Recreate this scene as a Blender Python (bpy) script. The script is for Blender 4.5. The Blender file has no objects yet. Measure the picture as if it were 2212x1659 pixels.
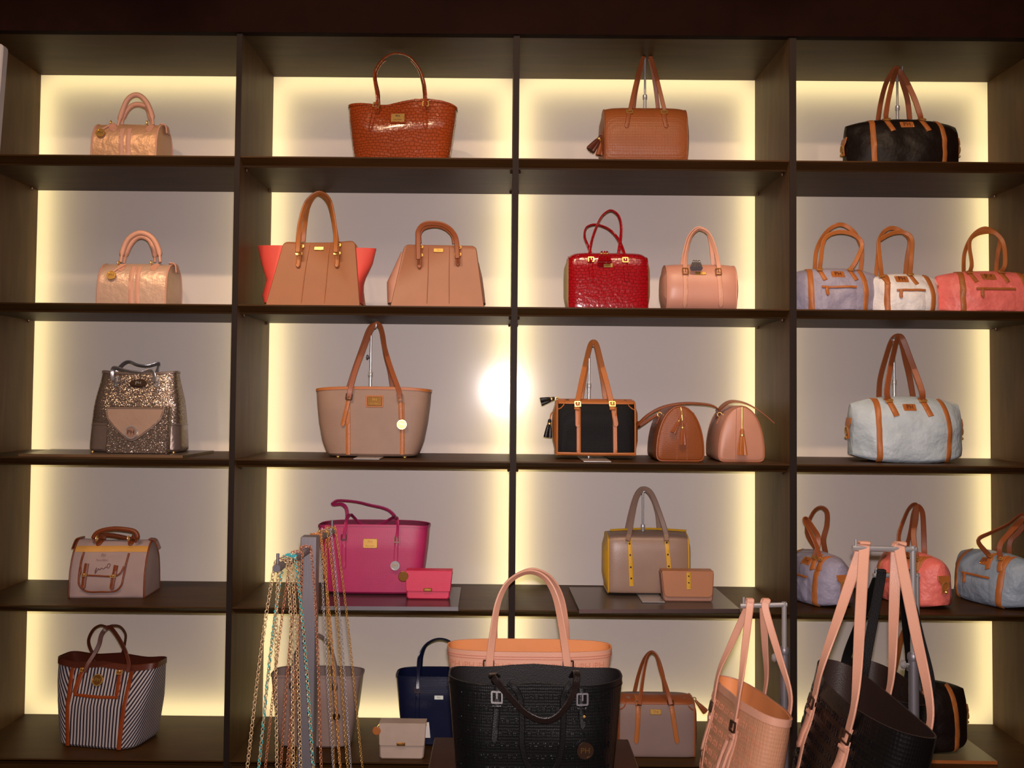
import bpy, math, random
from mathutils import Vector, Matrix, noise

random.seed(7)
SC = bpy.context.scene
COL = SC.collection
PI = math.pi

# ------------------------------------------------------------------ camera
FPX, IW, IH = 2150.0, 2212.0, 1659.0          # focal length in pixels of the 2212 x 1659 frame
CAM = Vector((0.0, -3.0, 1.6))
PITCH, ROLL, YAW = math.radians(2.0645), math.radians(-0.5267), math.radians(0.2801)
PPX, PPY = IW / 2 - 28.74, IH / 2 - 48.14
_Rx = Matrix.Rotation(PITCH, 3, 'X'); _Ry = Matrix.Rotation(ROLL, 3, 'Y'); _Rz = Matrix.Rotation(YAW, 3, 'Z')
RC = _Rz @ _Rx @ _Ry                           # columns: right, forward, up
cd = bpy.data.cameras.new('camera'); cam = bpy.data.objects.new('camera', cd); COL.objects.link(cam)
cd.sensor_fit = 'HORIZONTAL'; cd.sensor_width = 36.0; cd.lens = 36.0 * FPX / IW
cd.shift_x = 28.74 / IW; cd.shift_y = -48.14 / IW
r_, f_, u_ = RC.col[0], RC.col[1], RC.col[2]
cam.matrix_world = Matrix(((r_[0], u_[0], -f_[0], CAM[0]), (r_[1], u_[1], -f_[1], CAM[1]), (r_[2], u_[2], -f_[2], CAM[2]), (0, 0, 0, 1)))
cd.clip_start = 0.05; cd.clip_end = 60
SC.camera = cam
SC.cycles.max_bounces = 7; SC.cycles.diffuse_bounces = 3; SC.cycles.glossy_bounces = 3; SC.cycles.caustics_reflective = False; SC.cycles.caustics_refractive = False

# ------------------------------------------------------------------ colour management, world
SC.view_settings.view_transform = 'Standard'; SC.view_settings.look = 'None'
SC.view_settings.exposure = 0.04; SC.view_settings.gamma = 1.0; SC.view_settings.use_curve_mapping = False
wd = bpy.data.worlds.new('world'); SC.world = wd; wd.use_nodes = True
wd.node_tree.nodes['Background'].inputs[0].default_value = (0.9, 0.7, 0.55, 1)
wd.node_tree.nodes['Background'].inputs[1].default_value = 0.05

# ------------------------------------------------------------------ lights of the shop and an added fill
def light(name, typ, loc, power, color, target=None, **kw):
    d = bpy.data.lights.new(name, typ); d.energy = power; d.color = color
    for k, v in kw.items(): setattr(d, k, v)
    o = bpy.data.objects.new(name, d); COL.objects.link(o); o.location = loc
    if target is not None:
        o.rotation_euler = (Vector(target) - Vector(loc)).to_track_quat('-Z', 'Y').to_euler()
    return o
# the compact camera's built-in flash, just above and left of the lens
light('camera_flash', 'AREA', (0.005, -2.99, 1.655), 23.0, (1.0, 0.87, 0.86), (0, 0.4, 1.6), shape='RECTANGLE', size=0.035, size_y=0.02, spread=math.radians(120))
# warm halogen spots in the shop ceiling, aimed at the shelf wall
SPOTS = [(-1.35, 0.10, 1.95), (-0.45, 0.12, 2.2), (0.40, 0.12, 2.2), (1.30, 0.12, 2.15), (-0.85, 0.1, 1.2), (0.75, 0.1, 1.3)]
for i, (sx, ty, tz) in enumerate(SPOTS):
    light('ceiling_spot', 'SPOT', (sx - 0.25, -1.55, 3.5), 44.0, (1.0, 0.68, 0.40), (sx, ty, tz), spot_size=math.radians(44), spot_blend=0.5, shadow_soft_size=0.03)
# soft warm ambient fill: an added area lamp, unseen overhead
light('ambient_fill', 'AREA', (0, -2.2, 3.55), 30.0, (1.0, 0.78, 0.66), (0, -2.2, 0), shape='RECTANGLE', size=3.4, size_y=1.6)

LED = (1.0, 0.80, 0.35)
LED_POWER = 1.35                                 # W per metre of strip

# ------------------------------------------------------------------ pixel -> place helpers
def ray(px, py):
    return RC @ Vector(((px - PPX) / FPX, 1.0, -(py - PPY) / FPX))
def W(px, py, Y):
    d = ray(px, py); return CAM + d * ((Y - CAM.y) / d.y)
def WZ(px, py, z):
    d = ray(px, py); return CAM + d * ((z - CAM.z) / d.z)

# ------------------------------------------------------------------ materials
def lin(c):
    return tuple((v / 255 / 12.92 if v / 255 <= 0.04045 else ((v / 255 + 0.055) / 1.055) ** 2.4) for v in c) + (1.0,)
MATS = {}
def mat(name, rgb, rough=0.5, metal=0.0, kind='leather', scale=1.0, bump=0.3, coat=0.0, var=0.10, spec=0.5):
    if name in MATS: return MATS[name]
    m = bpy.data.materials.new(name); m.use_nodes = True; MATS[name] = m
    nt = m.node_tree; N = nt.nodes; L = nt.links; bs = N['Principled BSDF']
    bs.inputs['Roughness'].default_value = rough; bs.inputs['Metallic'].default_value = metal
    bs.inputs['Specular IOR Level'].default_value = spec; bs.inputs['Coat Weight'].default_value = coat; bs.inputs['Coat Roughness'].default_value = 0.12
    tc = N.new('ShaderNodeTexCoord'); co = tc.outputs['Object']
    def noise_tex(sc, det=3, vec=co):
        n = N.new('ShaderNodeTexNoise'); n.inputs['Scale'].default_value = sc; n.inputs['Detail'].default_value = det
        L.new(vec, n.inputs['Vector']); return n
    c = lin(rgb)
    mx = N.new('ShaderNodeMix'); mx.data_type = 'RGBA'
    mx.inputs[6].default_value = tuple(v * (1 - var) for v in c[:3]) + (1,)
    mx.inputs[7].default_value = tuple(min(1, v * (1 + var)) for v in c[:3]) + (1,)
    nz = noise_tex(14 * scale); L.new(nz.outputs['Fac'], mx.inputs[0]); L.new(mx.outputs[2], bs.inputs['Base Color'])
    def do_bump(h, strength, dist=0.002):
        b = N.new('ShaderNodeBump'); b.inputs['Strength'].default_value = strength; b.inputs['Distance'].default_value = dist
        L.new(h, b.inputs['Height']); L.new(b.outputs[0], bs.inputs['Normal']); return b
    if kind == 'leather':
        v = N.new('ShaderNodeTexVoronoi'); v.inputs['Scale'].default_value = 420 * scale; L.new(co, v.inputs['Vector'])
        do_bump(v.outputs['Distance'], bump, 0.0012)
    elif kind == 'croc':                        # rows of small rectangular scales
        sp = N.new('ShaderNodeSeparateXYZ'); L.new(co, sp.inputs[0]); cb = N.new('ShaderNodeCombineXYZ'); L.new(sp.outputs['X'], cb.inputs['X']); L.new(sp.outputs['Z'], cb.inputs['Y'])
        nn = noise_tex(16, 2); ad = N.new('ShaderNodeVectorMath'); ad.operation = 'MULTIPLY_ADD'
        ad.inputs[1].default_value = (0.034, 0.034, 0.0); L.new(nn.outputs['Color'], ad.inputs[0]); L.new(cb.outputs[0], ad.inputs[2])
        br = N.new('ShaderNodeTexBrick'); br.inputs['Scale'].default_value = 28 * scale; br.inputs['Brick Width'].default_value = 0.40; br.inputs['Row Height'].default_value = 0.29; br.inputs['Mortar Size'].default_value = 0.03; br.inputs['Mortar Smooth'].default_value = 0.8; L.new(ad.outputs[0], br.inputs['Vector'])
        iv = N.new('ShaderNodeMath'); iv.operation = 'SUBTRACT'; iv.inputs[0].default_value = 1.0; L.new(br.outputs['Fac'], iv.inputs[1])
        n3 = noise_tex(70, 2); a3 = N.new('ShaderNodeMath'); a3.operation = 'MULTIPLY_ADD'; a3.inputs[1].default_value = 0.35; L.new(n3.outputs['Fac'], a3.inputs[0]); L.new(iv.outputs[0], a3.inputs[2])
        do_bump(a3.outputs[0], bump, 0.005)
    elif kind == 'sequin':
        v = N.new('ShaderNodeTexVoronoi'); v.inputs['Scale'].default_value = 520 * scale; v.inputs['Randomness'].default_value = 0.35; L.new(co, v.inputs['Vector'])
        ge = N.new('ShaderNodeNewGeometry')
        ma = N.new('ShaderNodeVectorMath'); ma.operation = 'MULTIPLY_ADD'; ma.inputs[1].default_value = (bump,) * 3
        sb = N.new('ShaderNodeVectorMath'); sb.operation = 'SUBTRACT'; sb.inputs[1].default_value = (0.5, 0.5, 0.5)
        L.new(v.outputs['Color'], sb.inputs[0]); L.new(sb.outputs[0], ma.inputs[0]); L.new(ge.outputs['Normal'], ma.inputs[2])
        nm = N.new('ShaderNodeVectorMath'); nm.operation = 'NORMALIZE'; L.new(ma.outputs[0], nm.inputs[0]); L.new(nm.outputs[0], bs.inputs['Normal'])
    elif kind == 'nylon':
        nw = noise_tex(26 * scale, 3); do_bump(nw.outputs['Fac'], bump, 0.012)
    elif kind == 'crinkle':
        nw = noise_tex(60 * scale, 4); do_bump(nw.outputs['Fac'], bump, 0.006)
    elif kind == 'fabric':
        wv = N.new('ShaderNodeTexWave'); wv.inputs['Scale'].default_value = 420 * scale; wv.bands_direction = 'Z'; L.new(co, wv.inputs['Vector'])
        w2 = N.new('ShaderNodeTexWave'); w2.inputs['Scale'].default_value = 420 * scale; w2.bands_direction = 'X'; L.new(co, w2.inputs['Vector'])
        a = N.new('ShaderNodeMath'); a.operation = 'ADD'; L.new(wv.outputs['Fac'], a.inputs[0]); L.new(w2.outputs['Fac'], a.inputs[1])
        do_bump(a.outputs[0], bump, 0.0006)
    elif kind == 'weave':
        br = N.new('ShaderNodeTexVoronoi'); br.inputs['Scale'].default_value = 210 * scale; br.inputs['Randomness'].default_value = 0.15
        mp = N.new('ShaderNodeMapping'); mp.inputs['Scale'].default_value = (1, 1, 0.6); L.new(co, mp.inputs['Vector']); L.new(mp.outputs[0], br.inputs['Vector'])
        do_bump(br.outputs['Distance'], bump, 0.002)
    elif kind == 'wood':
        mp = N.new('ShaderNodeMapping'); mp.inputs['Scale'].default_value = (1.6, 9, 34) if scale > 0 else (34, 9, 1.6); L.new(co, mp.inputs['Vector'])
        n2 = noise_tex(2.2, 5, mp.outputs[0]); n2.inputs['Distortion'].default_value = 0.6
        bs.inputs['Specular IOR Level'].default_value = 0.16; L.new(n2.outputs['Fac'], mx.inputs[0]); do_bump(n2.outputs['Fac'], bump, 0.0015)
    elif kind == 'brushed':
        mp = N.new('ShaderNodeMapping'); mp.inputs['Scale'].default_value = (160, 160, 3); L.new(co, mp.inputs['Vector'])
        n2 = noise_tex(3, 2, mp.outputs[0]); do_bump(n2.outputs['Fac'], bump, 0.0006)
    return m

def stripes(name, c1, c2, period, diag):
    if name in MATS: return MATS[name]
    m = bpy.data.materials.new(name); m.use_nodes = True; MATS[name] = m
    nt = m.node_tree; N = nt.nodes; L = nt.links; bs = N['Principled BSDF']; bs.inputs['Roughness'].default_value = 0.8
    tc = N.new('ShaderNodeTexCoord'); sp = N.new('ShaderNodeSeparateXYZ'); L.new(tc.outputs['Object'], sp.inputs[0])
    if diag:                                    # stripes climbing outwards: z against |distance from the side bands|
        ab = N.new('ShaderNodeMath'); ab.operation = 'ABSOLUTE'; L.new(sp.outputs['X'], ab.inputs[0])
        a1 = N.new('ShaderNodeMath'); a1.operation = 'SUBTRACT'; L.new(sp.outputs['Y'], a1.inputs[0]); L.new(sp.outputs['Z'], a1.inputs[1])
        a2 = N.new('ShaderNodeMath'); a2.operation = 'ADD'; L.new(ab.outputs[0], a2.inputs[0]); L.new(a1.outputs[0], a2.inputs[1]); val = a2.outputs[0]
        period = period * 1.3
    else:
        val = sp.outputs['X']
    d = N.new('ShaderNodeMath'); d.operation = 'DIVIDE'; L.new(val, d.inputs[0]); d.inputs[1].default_value = period
    fr = N.new('ShaderNodeMath'); fr.operation = 'FRACT'; L.new(d.outputs[0], fr.inputs[0])
    gt = N.new('ShaderNodeMath'); gt.operation = 'GREATER_THAN'; L.new(fr.outputs[0], gt.inputs[0]); gt.inputs[1].default_value = 0.5
    mx = N.new('ShaderNodeMix'); mx.data_type = 'RGBA'; mx.inputs[6].default_value = lin(c1); mx.inputs[7].default_value = lin(c2)
    L.new(gt.outputs[0], mx.inputs[0]); L.new(mx.outputs[2], bs.inputs['Base Color'])
    return m

def panel_material():
    m = bpy.data.materials.new('translucent_acrylic'); m.use_nodes = True; nt = m.node_tree; N = nt.nodes; L = nt.links
    N.remove(N['Principled BSDF']); out = N['Material Output']
    di = N.new('ShaderNodeBsdfDiffuse'); di.inputs[0].default_value = (0.93, 0.845, 0.825, 1)
    tr = N.new('ShaderNodeBsdfTranslucent'); tr.inputs[0].default_value = (0.95, 0.93, 0.88, 1)
    m1 = N.new('ShaderNodeMixShader'); m1.inputs[0].default_value = 0.30; L.new(di.outputs[0], m1.inputs[1]); L.new(tr.outputs[0], m1.inputs[2])
    gl = N.new('ShaderNodeBsdfGlossy'); gl.inputs['Roughness'].default_value = 0.10
    fr = N.new('ShaderNodeFresnel'); fr.inputs[0].default_value = 1.45
    m2 = N.new('ShaderNodeMixShader'); L.new(fr.outputs[0], m2.inputs[0]); L.new(m1.outputs[0], m2.inputs[1]); L.new(gl.outputs[0], m2.inputs[2])
    L.new(m2.outputs[0], out.inputs[0]); return m

WOOD = mat('dark_oak', (68, 43, 17), 0.5, kind='wood', bump=0.25, var=0.6)
WOODV_LIT = mat('dark_oak_upright_lit', (92, 64, 36), 0.5, kind='wood', scale=-1, bump=0.25, var=0.6)  # upright grain; base lightened to carry the light the dividers reflect
FASC = mat('red_brown_fascia', (30, 11, 6), 0.75, kind='crinkle', bump=0.05, var=0.3, spec=0.06)
EDGE = mat('dark_divider_front', (34, 22, 16), 0.6, kind='plain', spec=.2)  # dark tone for divider fronts, set against the lightened sides
CHROME = mat('polished_steel', (206, 202, 202), 0.25, 0.6, 'plain')
STEEL = mat('brushed_steel', (132, 126, 131), 0.42, 0.55, 'brushed', bump=0.25)
GOLD = mat('gold_metal', (232, 182, 100), 0.24, 0.65, 'plain')
OLDGOLD = mat('antique_gold_metal', (160, 112, 54), 0.28, 0.7, 'plain')
DARKMETAL = mat('dark_bronze_metal', (88, 64, 50), 0.3, 0.7, 'plain')
INK = mat('dark_ink', (60, 40, 40), 0.7, 0, 'plain')
IVORYINK = mat('pale_engraving', (235, 220, 190), 0.4, 0, 'plain')
TAN = mat('tan_leather', (180, 106, 52), 0.42, bump=0.2)
COGNAC = mat('cognac_leather', (150, 80, 42), 0.42, bump=0.2)
BROWN = mat('dark_brown_leather', (92, 42, 26), 0.4, bump=0.2)
BLUSH = mat('blush_leather', (220, 161, 134), 0.45, bump=0.25)
PEACH = mat('peach_lining', (232, 150, 92), 0.6, bump=0.1)
BLACKLEA = mat('black_leather', (15, 13, 14), 0.4, bump=0.3)
BLACKSTRAP = mat('black_brown_strap', (30, 20, 16), 0.35, bump=0.3)

# ------------------------------------------------------------------ mesh helpers
def link(name, me, parent=None, mats=()):
    o = bpy.data.objects.new(name, me); COL.objects.link(o)
    if parent is not None: o.parent = parent
    for m in mats: me.materials.append(m)
    return o
def mesh(name, verts, faces, m, parent=None, smooth=True, sharp=38, fm=None):
    me = bpy.data.meshes.new(name); me.from_pydata([tuple(v) for v in verts], [], faces); me.update()
    mats = m if isinstance(m, (list, tuple)) else (m,)
    o = link(name, me, parent, mats)
    if fm: me.polygons.foreach_set('material_index', fm)
    if smooth:
        me.polygons.foreach_set('use_smooth', [True] * len(me.polygons)); me.set_sharp_from_angle(angle=math.radians(sharp))
    return o
def tag(o, label, cat, group=None, kind=None):
    if label: o['label'] = label
    if cat: o['category'] = cat
    if group: o['group'] = group
    if kind: o['kind'] = kind
    return o
def empty(name, loc, rotz=0.0, label=None, cat=None, group=None, roty=0.0):
    o = bpy.data.objects.new(name, None); COL.objects.link(o); o.location = loc
    o.matrix_world = Matrix.Translation(Vector(loc)) @ Matrix.Rotation(rotz, 4, 'Z') @ Matrix.Rotation(roty, 4, 'Y')
    o.empty_display_size = 0.05
    return tag(o, label, cat, group)
class Geo:                                      # several shapes that make one connected-looking part
    def __init__(s): s.v = []; s.f = []
    def add(s, v, f):
        n = len(s.v); s.v += [tuple(p) for p in v]; s.f += [tuple(i + n for i in q) for q in f]; return s
def box_geo(x0, x1, y0, y1, z0, z1, bv=0.0):
    if bv <= 0:
        v = [(x, y, z) for z in (z0, z1) for y in (y0, y1) for x in (x0, x1)]
        return v, [(0, 2, 3, 1), (4, 5, 7, 6), (0, 1, 5, 4), (2, 6, 7, 3), (0, 4, 6, 2), (1, 3, 7, 5)]
    o = [(x0 + bv, z0), (x1 - bv, z0), (x1, z0 + bv), (x1, z1 - bv), (x1 - bv, z1), (x0 + bv, z1), (x0, z1 - bv), (x0, z0 + bv)]
    return solid_geo(o, y0, y1, bv)
def box(name, x0, x1, y0, y1, z0, z1, m, parent=None, bv=0.0):
    v, f = box_geo(x0, x1, y0, y1, z0, z1, bv); return mesh(name, v, f, m, parent, smooth=bv > 0, sharp=30)
def inset2(pts, d):
    n = len(pts); out = []
    area = sum(pts[i][0] * pts[(i + 1) % n][1] - pts[(i + 1) % n][0] * pts[i][1] for i in range(n))
    sg = 1 if area > 0 else -1
    for i in range(n):
        a, b, c = Vector(pts[i - 1]), Vector(pts[i]), Vector(pts[(i + 1) % n])
        e1 = (b - a); e2 = (c - b)
        if e1.length < 1e-9: e1 = e2
        if e2.length < 1e-9: e2 = e1
        e1.normalize(); e2.normalize()
        nn = Vector((-(e1.y + e2.y), e1.x + e2.x)) * sg
        if nn.length < 1e-6: nn = Vector((-e1.y, e1.x)) * sg
        nn.normalize(); out.append((b.x + nn.x * d, b.y + nn.y * d))
    return out
def rings_geo(rings, cap0=True, cap1=True, closed=True):
    v = [p for r in rings for p in r]; n = len(rings[0]); f = []
    for i in range(len(rings) - 1):
        for j in range(n if closed else n - 1):
            a = i * n + j; b = i * n + (j + 1) % n
            f.append((a, b, b + n, a + n))
    if cap0: f.append(tuple(reversed(range(n))))
    if cap1: f.append(tuple(range((len(rings) - 1) * n, len(rings) * n)))
    return v, f
def solid_geo(o, y0, y1, bv=0.0, yfun=None):
    """outline (x,z) pushed from y0 to y1; with an optional bevel on both rims"""
    if bv > 0:
        i = inset2(o, bv); lay = [(i, y0), (o, y0 + bv), (o, y1 - bv), (i, y1)]
    else:
        lay = [(o, y0), (o, y1)]
    return rings_geo([[(x, y + (yfun(x, z) if yfun else 0), z) for x, z in q] for q, y in lay])
def solid(name, o, y0, y1, m, parent, bv=0.002, yfun=None, sharp=40):
    v, f = solid_geo(o, y0, y1, bv, yfun); return mesh(name, v, f, m, parent, sharp=sharp)
def rrect(w, h, r, n=4, cx=0, cz=0):
    pts = []
    for sx, sz, a0 in ((1, -1, -90), (1, 1, 0), (-1, 1, 90), (-1, -1, 180)):
        for k in range(n + 1):
            a = math.radians(a0 + 90 * k / n)
            pts.append((cx + sx * (w / 2 - r) + r * math.cos(a), cz + sz * (h / 2 - r) + r * math.sin(a)))
    return pts
def circ(r, n=20): return [(r * math.cos(2 * PI * k / n), r * math.sin(2 * PI * k / n)) for k in range(n)]
def smooth(pts, n):
    """Catmull-Rom through the points, n samples"""
    P = [Vector(p) for p in pts]
    if len(P) == 2: return [P[0].lerp(P[1], i / (n - 1)) for i in range(n)]
    P = [P[0] * 2 - P[1]] + P + [P[-1] * 2 - P[-2]]; m = len(P) - 3; out = []
    for i in range(n):
        t = i / (n - 1) * m; k = min(int(t), m - 1); t -= k
        a, b, c, d = P[k:k + 4]
        out.append(0.5 * ((2 * b) + (c - a) * t + (2 * a - 5 * b + 4 * c - d) * t * t + (3 * b - a - 3 * c + d) * t ** 3))
    return out
def tube_geo(pts, r, n=None, seg=8, closed=False):
    P = [Vector(p) for p in pts] if n is None else smooth(pts, n)
    R = r if isinstance(r, (list, tuple)) else [r] * len(P)
    if len(R) != len(P): R = [R[min(len(R) - 1, int(i * (len(R) - 1) / (len(P) - 1) + 0.5))] for i in range(len(P))]
    rings = []; up = None; N = len(P)
    for i in range(N):
        t = (P[(i + 1) % N] - P[i - 1]) if closed else (P[min(i + 1, N - 1)] - P[max(i - 1, 0)])
        t.normalize()
        if up is None: up = t.orthogonal().normalized()
        up = (up - t * up.dot(t)); up = up.normalized() if up.length > 1e-6 else t.orthogonal().normalized()
        bn = t.cross(up)
        rings.append([P[i] + (up * math.cos(a) + bn * math.sin(a)) * R[i] for a in (2 * PI * k / seg for k in range(seg))])
    if closed:
        v, f = rings_geo(rings, False, False); n0 = (N - 1) * seg
        f += [(n0 + j, n0 + (j + 1) % seg, (j + 1) % seg, j) for j in range(seg)]
        return v, f
    return rings_geo(rings)
def tube(name, pts, r, m, parent, n=None, seg=8, closed=False):
    v, f = tube_geo(pts, r, n, seg, closed); return mesh(name, v, f, m, parent, sharp=50)
def ribbon_geo(P, dirs, w, t):
    rings = []; N = len(P)
    ws = w if isinstance(w, (list, tuple)) else [w] * N
    for i in range(N):
        tg = (P[min(i + 1, N - 1)] - P[max(i - 1, 0)]).normalized(); d = dirs[i] - tg * dirs[i].dot(tg)
        d = d.normalized() if d.length > 1e-6 else tg.orthogonal().normalized(); nn = tg.cross(d)
        h = ws[i] / 2; e = t * 0.35
        rings.append([P[i] + d * (h - e) + nn * t / 2, P[i] - d * (h - e) + nn * t / 2, P[i] - d * h + nn * (t / 2 - e), P[i] - d * h - nn * (t / 2 - e),
                      P[i] - d * (h - e) - nn * t / 2, P[i] + d * (h - e) - nn * t / 2, P[i] + d * h - nn * (t / 2 - e), P[i] + d * h + nn * (t / 2 - e)])
    return rings_geo(rings)
def handle(name, pts, w, m, parent, t=0.004, twist=1.0, n=44, ydir=Vector((0, 1, 0))):
    P = smooth(pts, n); dirs = []
    for i in range(n):
        tg = (P[min(i + 1, n - 1)] - P[max(i - 1, 0)]).normalized()
        pr = ydir.cross(tg) if abs(tg.dot(ydir)) < 0.95 else Vector((1, 0, 0))
        e = twist * max(0.0, math.sin(PI * i / (n - 1))) ** 0.6
        dirs.append(pr.normalized() * (1 - e) + ydir * e)
    v, f = ribbon_geo(P, dirs, w, t); return mesh(name, v, f, m, parent, sharp=40)
def lathe_geo(prof, n=16, M=None, flute=0.0, k=9):
    rings = []
    for i, (r, h) in enumerate(prof):
        q = []
        for j in range(n):
            a = 2 * PI * j / n; rr = r * (1 + (flute * i / (len(prof) - 1)) * math.cos(k * a)); p = Vector((rr * math.cos(a), rr * math.sin(a), h))
            q.append(M @ p if M is not None else p)
        rings.append(q)
    return rings_geo(rings)
def aim(a, b):
    """matrix that puts +Z along a->b with the origin at a"""
    a, b = Vector(a), Vector(b)
    return Matrix.Translation(a) @ (b - a).to_track_quat('Z', 'Y').to_matrix().to_4x4()
TXT = {}
def text_geo(s, size, ext=0.0):
    key = (s, ext > 0)
    if key not in TXT:
        c = bpy.data.curves.new('t', 'FONT'); c.body = s; c.size = 1.0; c.align_x = 'CENTER'; c.align_y = 'CENTER'; c.resolution_u = 2
        if ext > 0: c.extrude = 0.03
        o = bpy.data.objects.new('t', c); COL.objects.link(o); dg = bpy.context.evaluated_depsgraph_get(); dg.update()
        me = bpy.data.meshes.new_from_object(o.evaluated_get(dg))
        TXT[key] = ([tuple(v.co) for v in me.vertices], [tuple(p.vertices) for p in me.polygons])
        bpy.data.objects.remove(o); bpy.data.curves.remove(c); bpy.data.meshes.remove(me)
    v, f = TXT[key]
    return [(x * size, y * size, (0.0 if ext <= 0 else ext * (z + 0.03) / 0.06)) for x, y, z in v], f
def chain_geo(P, pitch, r, th, M=7, S=4, stretch=1.25):
    """oval links along a poly-line, alternately turned"""
    G = Geo(); acc = 0.0; k = 0; i = 0; ln = [(P[j + 1] - P[j]).length for j in range(len(P) - 1)]; tot = sum(ln); s = 0.0
    while s < tot:
        while i < len(ln) - 1 and acc + ln[i] < s: acc += ln[i]; i += 1
        u = min(1, (s - acc) / max(ln[i], 1e-9)); p = P[i].lerp(P[i + 1], u); t = (P[i + 1] - P[i]).normalized()
        a = t.cross(Vector((0, 1, 0))); a = a.normalized() if a.length > 1e-3 else Vector((1, 0, 0)); b = t.cross(a)
        ang = PI / 4 if k % 2 else -PI / 4
        d = a * math.cos(ang) + b * math.sin(ang); n = t.cross(d)
        v = []; f = []
        for m in range(M):
            A = 2 * PI * m / M; c = t * (math.cos(A) * r * stretch) + d * (math.sin(A) * r); rad = c.normalized()
            for q in range(S):
                B = 2 * PI * q / S; v.append(p + c + rad * (math.cos(B) * th) + n * (math.sin(B) * th))
        for m in range(M):
            for q in range(S):
                f.append((m * S + q, ((m + 1) % M) * S + q, ((m + 1) % M) * S + (q + 1) % S, m * S + (q + 1) % S))
        G.add(v, f); s += pitch; k += 1
    return G

# ================================================================== the room
DEP = 0.411
def struct(name, x0, x1, y0, y1, z0, z1, m):
    o = box(name, x0, x1, y0, y1, z0, z1, m); o['kind'] = 'structure'; return o
M_FLOOR = mat('dark_floor_boards', (70, 52, 42), 0.4, kind='wood', bump=0.2, var=0.3)
M_WALL = mat('warm_plaster', (150, 128, 112), 0.8, kind='crinkle', bump=0.05)
M_CEIL = mat('ceiling_paint', (170, 155, 142), 0.85, kind='crinkle', bump=0.05)
struct('floor', -3.3, 3.3, -5.2, 0.62, -0.06, 0.0, M_FLOOR)
struct('ceiling', -3.3, 3.3, -5.2, 0.62, 3.62, 3.7, M_CEIL)
struct('wall_back', -3.3, 3.3, 0.525, 0.62, 0.0, 3.62, mat('white_light_box_board', (225, 222, 215), 0.9, kind='crinkle', bump=0.02))
struct('wall_left', -3.3, -3.2, -5.1, 0.525, 0.0, 3.62, M_WALL)
struct('wall_right', 3.2, 3.3, -5.1, 0.525, 0.0, 3.62, M_WALL)
struct('wall_front', -3.2, 3.2, -5.2, -5.1, 0.0, 3.62, M_WALL)

# ================================================================== the shelf wall
SZ = {1: 2.3272, 2: 1.8746, 3: 1.4082, 4: 0.9655, 5: 0.5127}
TOPZ = 2.7047
DIV = [(-1.6328, -1.6148), (-0.8223, -0.806), (0.0223, 0.0405), (0.861, 0.8813), (1.6635, 1.6815)]
unit = empty('shelving_unit', (0, 0.2, 0), label='dark wooden shelf wall with backlit panels holding the handbags', cat='shelving')
def upart(name, v, f, m, smooth=False):
    o = mesh(name, [(x, y - 0.2, z) for x, y, z in v], f, m, unit, smooth=smooth); return o
for a, b in DIV:
    dv = upart('divider', *box_geo(a, b, -0.002, 0.525, 0.12, TOPZ - .0005), WOODV_LIT)
    mesh('dark_front_strip', *box_geo(a - .0002, b + .0002, -0.2045, -0.2019, 0.12, TOPZ - .0006), EDGE, dv, smooth=False)  # strip added so the front stays dark beside the painted-in light
PANEL = panel_material()
for c in range(4):
    x0, x1 = DIV[c][1], DIV[c + 1][0]
    for s, z in SZ.items():
        back = DEP - 0.001 if s < 5 else 0.525
        prof = [(0.0, z), (0.0, z - 0.004), (0.034, z - 0.021), (0.036, z - 0.026), (back, z - 0.026), (back, z)]
        v = [(x0, y, zz) for y, zz in prof] + [(x1, y, zz) for y, zz in prof]; n = len(prof)
        f = [tuple(range(n)), tuple(reversed(range(n, 2 * n)))] + [((i + 1) % n, i, n + i, n + (i + 1) % n) for i in range(n)]
        sh = upart('shelf', v, f, WOOD)
        if s in (1, 2, 3):                      # small dark pins that carry the shelf
            for px_ in (x0 + 0.004, x1 - 0.004):
                for py_ in (0.06, 0.36):
                    pv, pf = lathe_geo([(0.004, 0), (0.004, 0.006), (0.0025, 0.009)], 8, Matrix.Translation((px_, py_ - 0.2, z - 0.026)) @ Matrix.Rotation(PI, 4, 'X'))
                    mesh('shelf_pin', pv, pf, DARKMETAL, sh)
    pz0, pz1 = SZ[5], TOPZ
    upart('back_panel', [(x0, DEP, pz0), (x1, DEP, pz0), (x1, DEP, pz1), (x0, DEP, pz1)], [(0, 1, 2, 3)], PANEL)
    ly = DEP + 0.068
    for xx in (x0 + 0.012, x1 - 0.012):
        h = pz1 - pz0 - 0.06
        light('led_strip', 'AREA', (xx, ly, (pz0 + pz1) / 2), LED_POWER * h, LED, (xx, -3, (pz0 + pz1) / 2), shape='RECTANGLE', size=0.016, size_y=h)
    for zz in (pz0 + 0.012, pz1 - 0.012):
        w = x1 - x0 - 0.06
        light('led_strip', 'AREA', ((x0 + x1) / 2, ly, zz), LED_POWER * w, LED, ((x0 + x1) / 2, -3, zz), shape='RECTANGLE', size=w, size_y=0.016)
upart('top_board', *box_geo(DIV[0][0], DIV[4][1], 0.02, 0.525, TOPZ, TOPZ + 0.03), WOOD)
upart('fascia', *box_geo(DIV[0][0], DIV[4][1], -0.012, 0.02, TOPZ, 3.62), FASC)
upart('base_board', *box_geo(DIV[0][0], DIV[4][1], 0.03, 0.06, 0.0, SZ[5] - 0.026), WOOD)
for sgn, x in ((-1, DIV[0][0]), (1, DIV[4][1])):
    upart('end_panel', *box_geo(min(x, x + sgn * 0.05), max(x, x + sgn * 0.05), -0.012, 0.525, 0, 3.62), WOODV_LIT)

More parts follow.
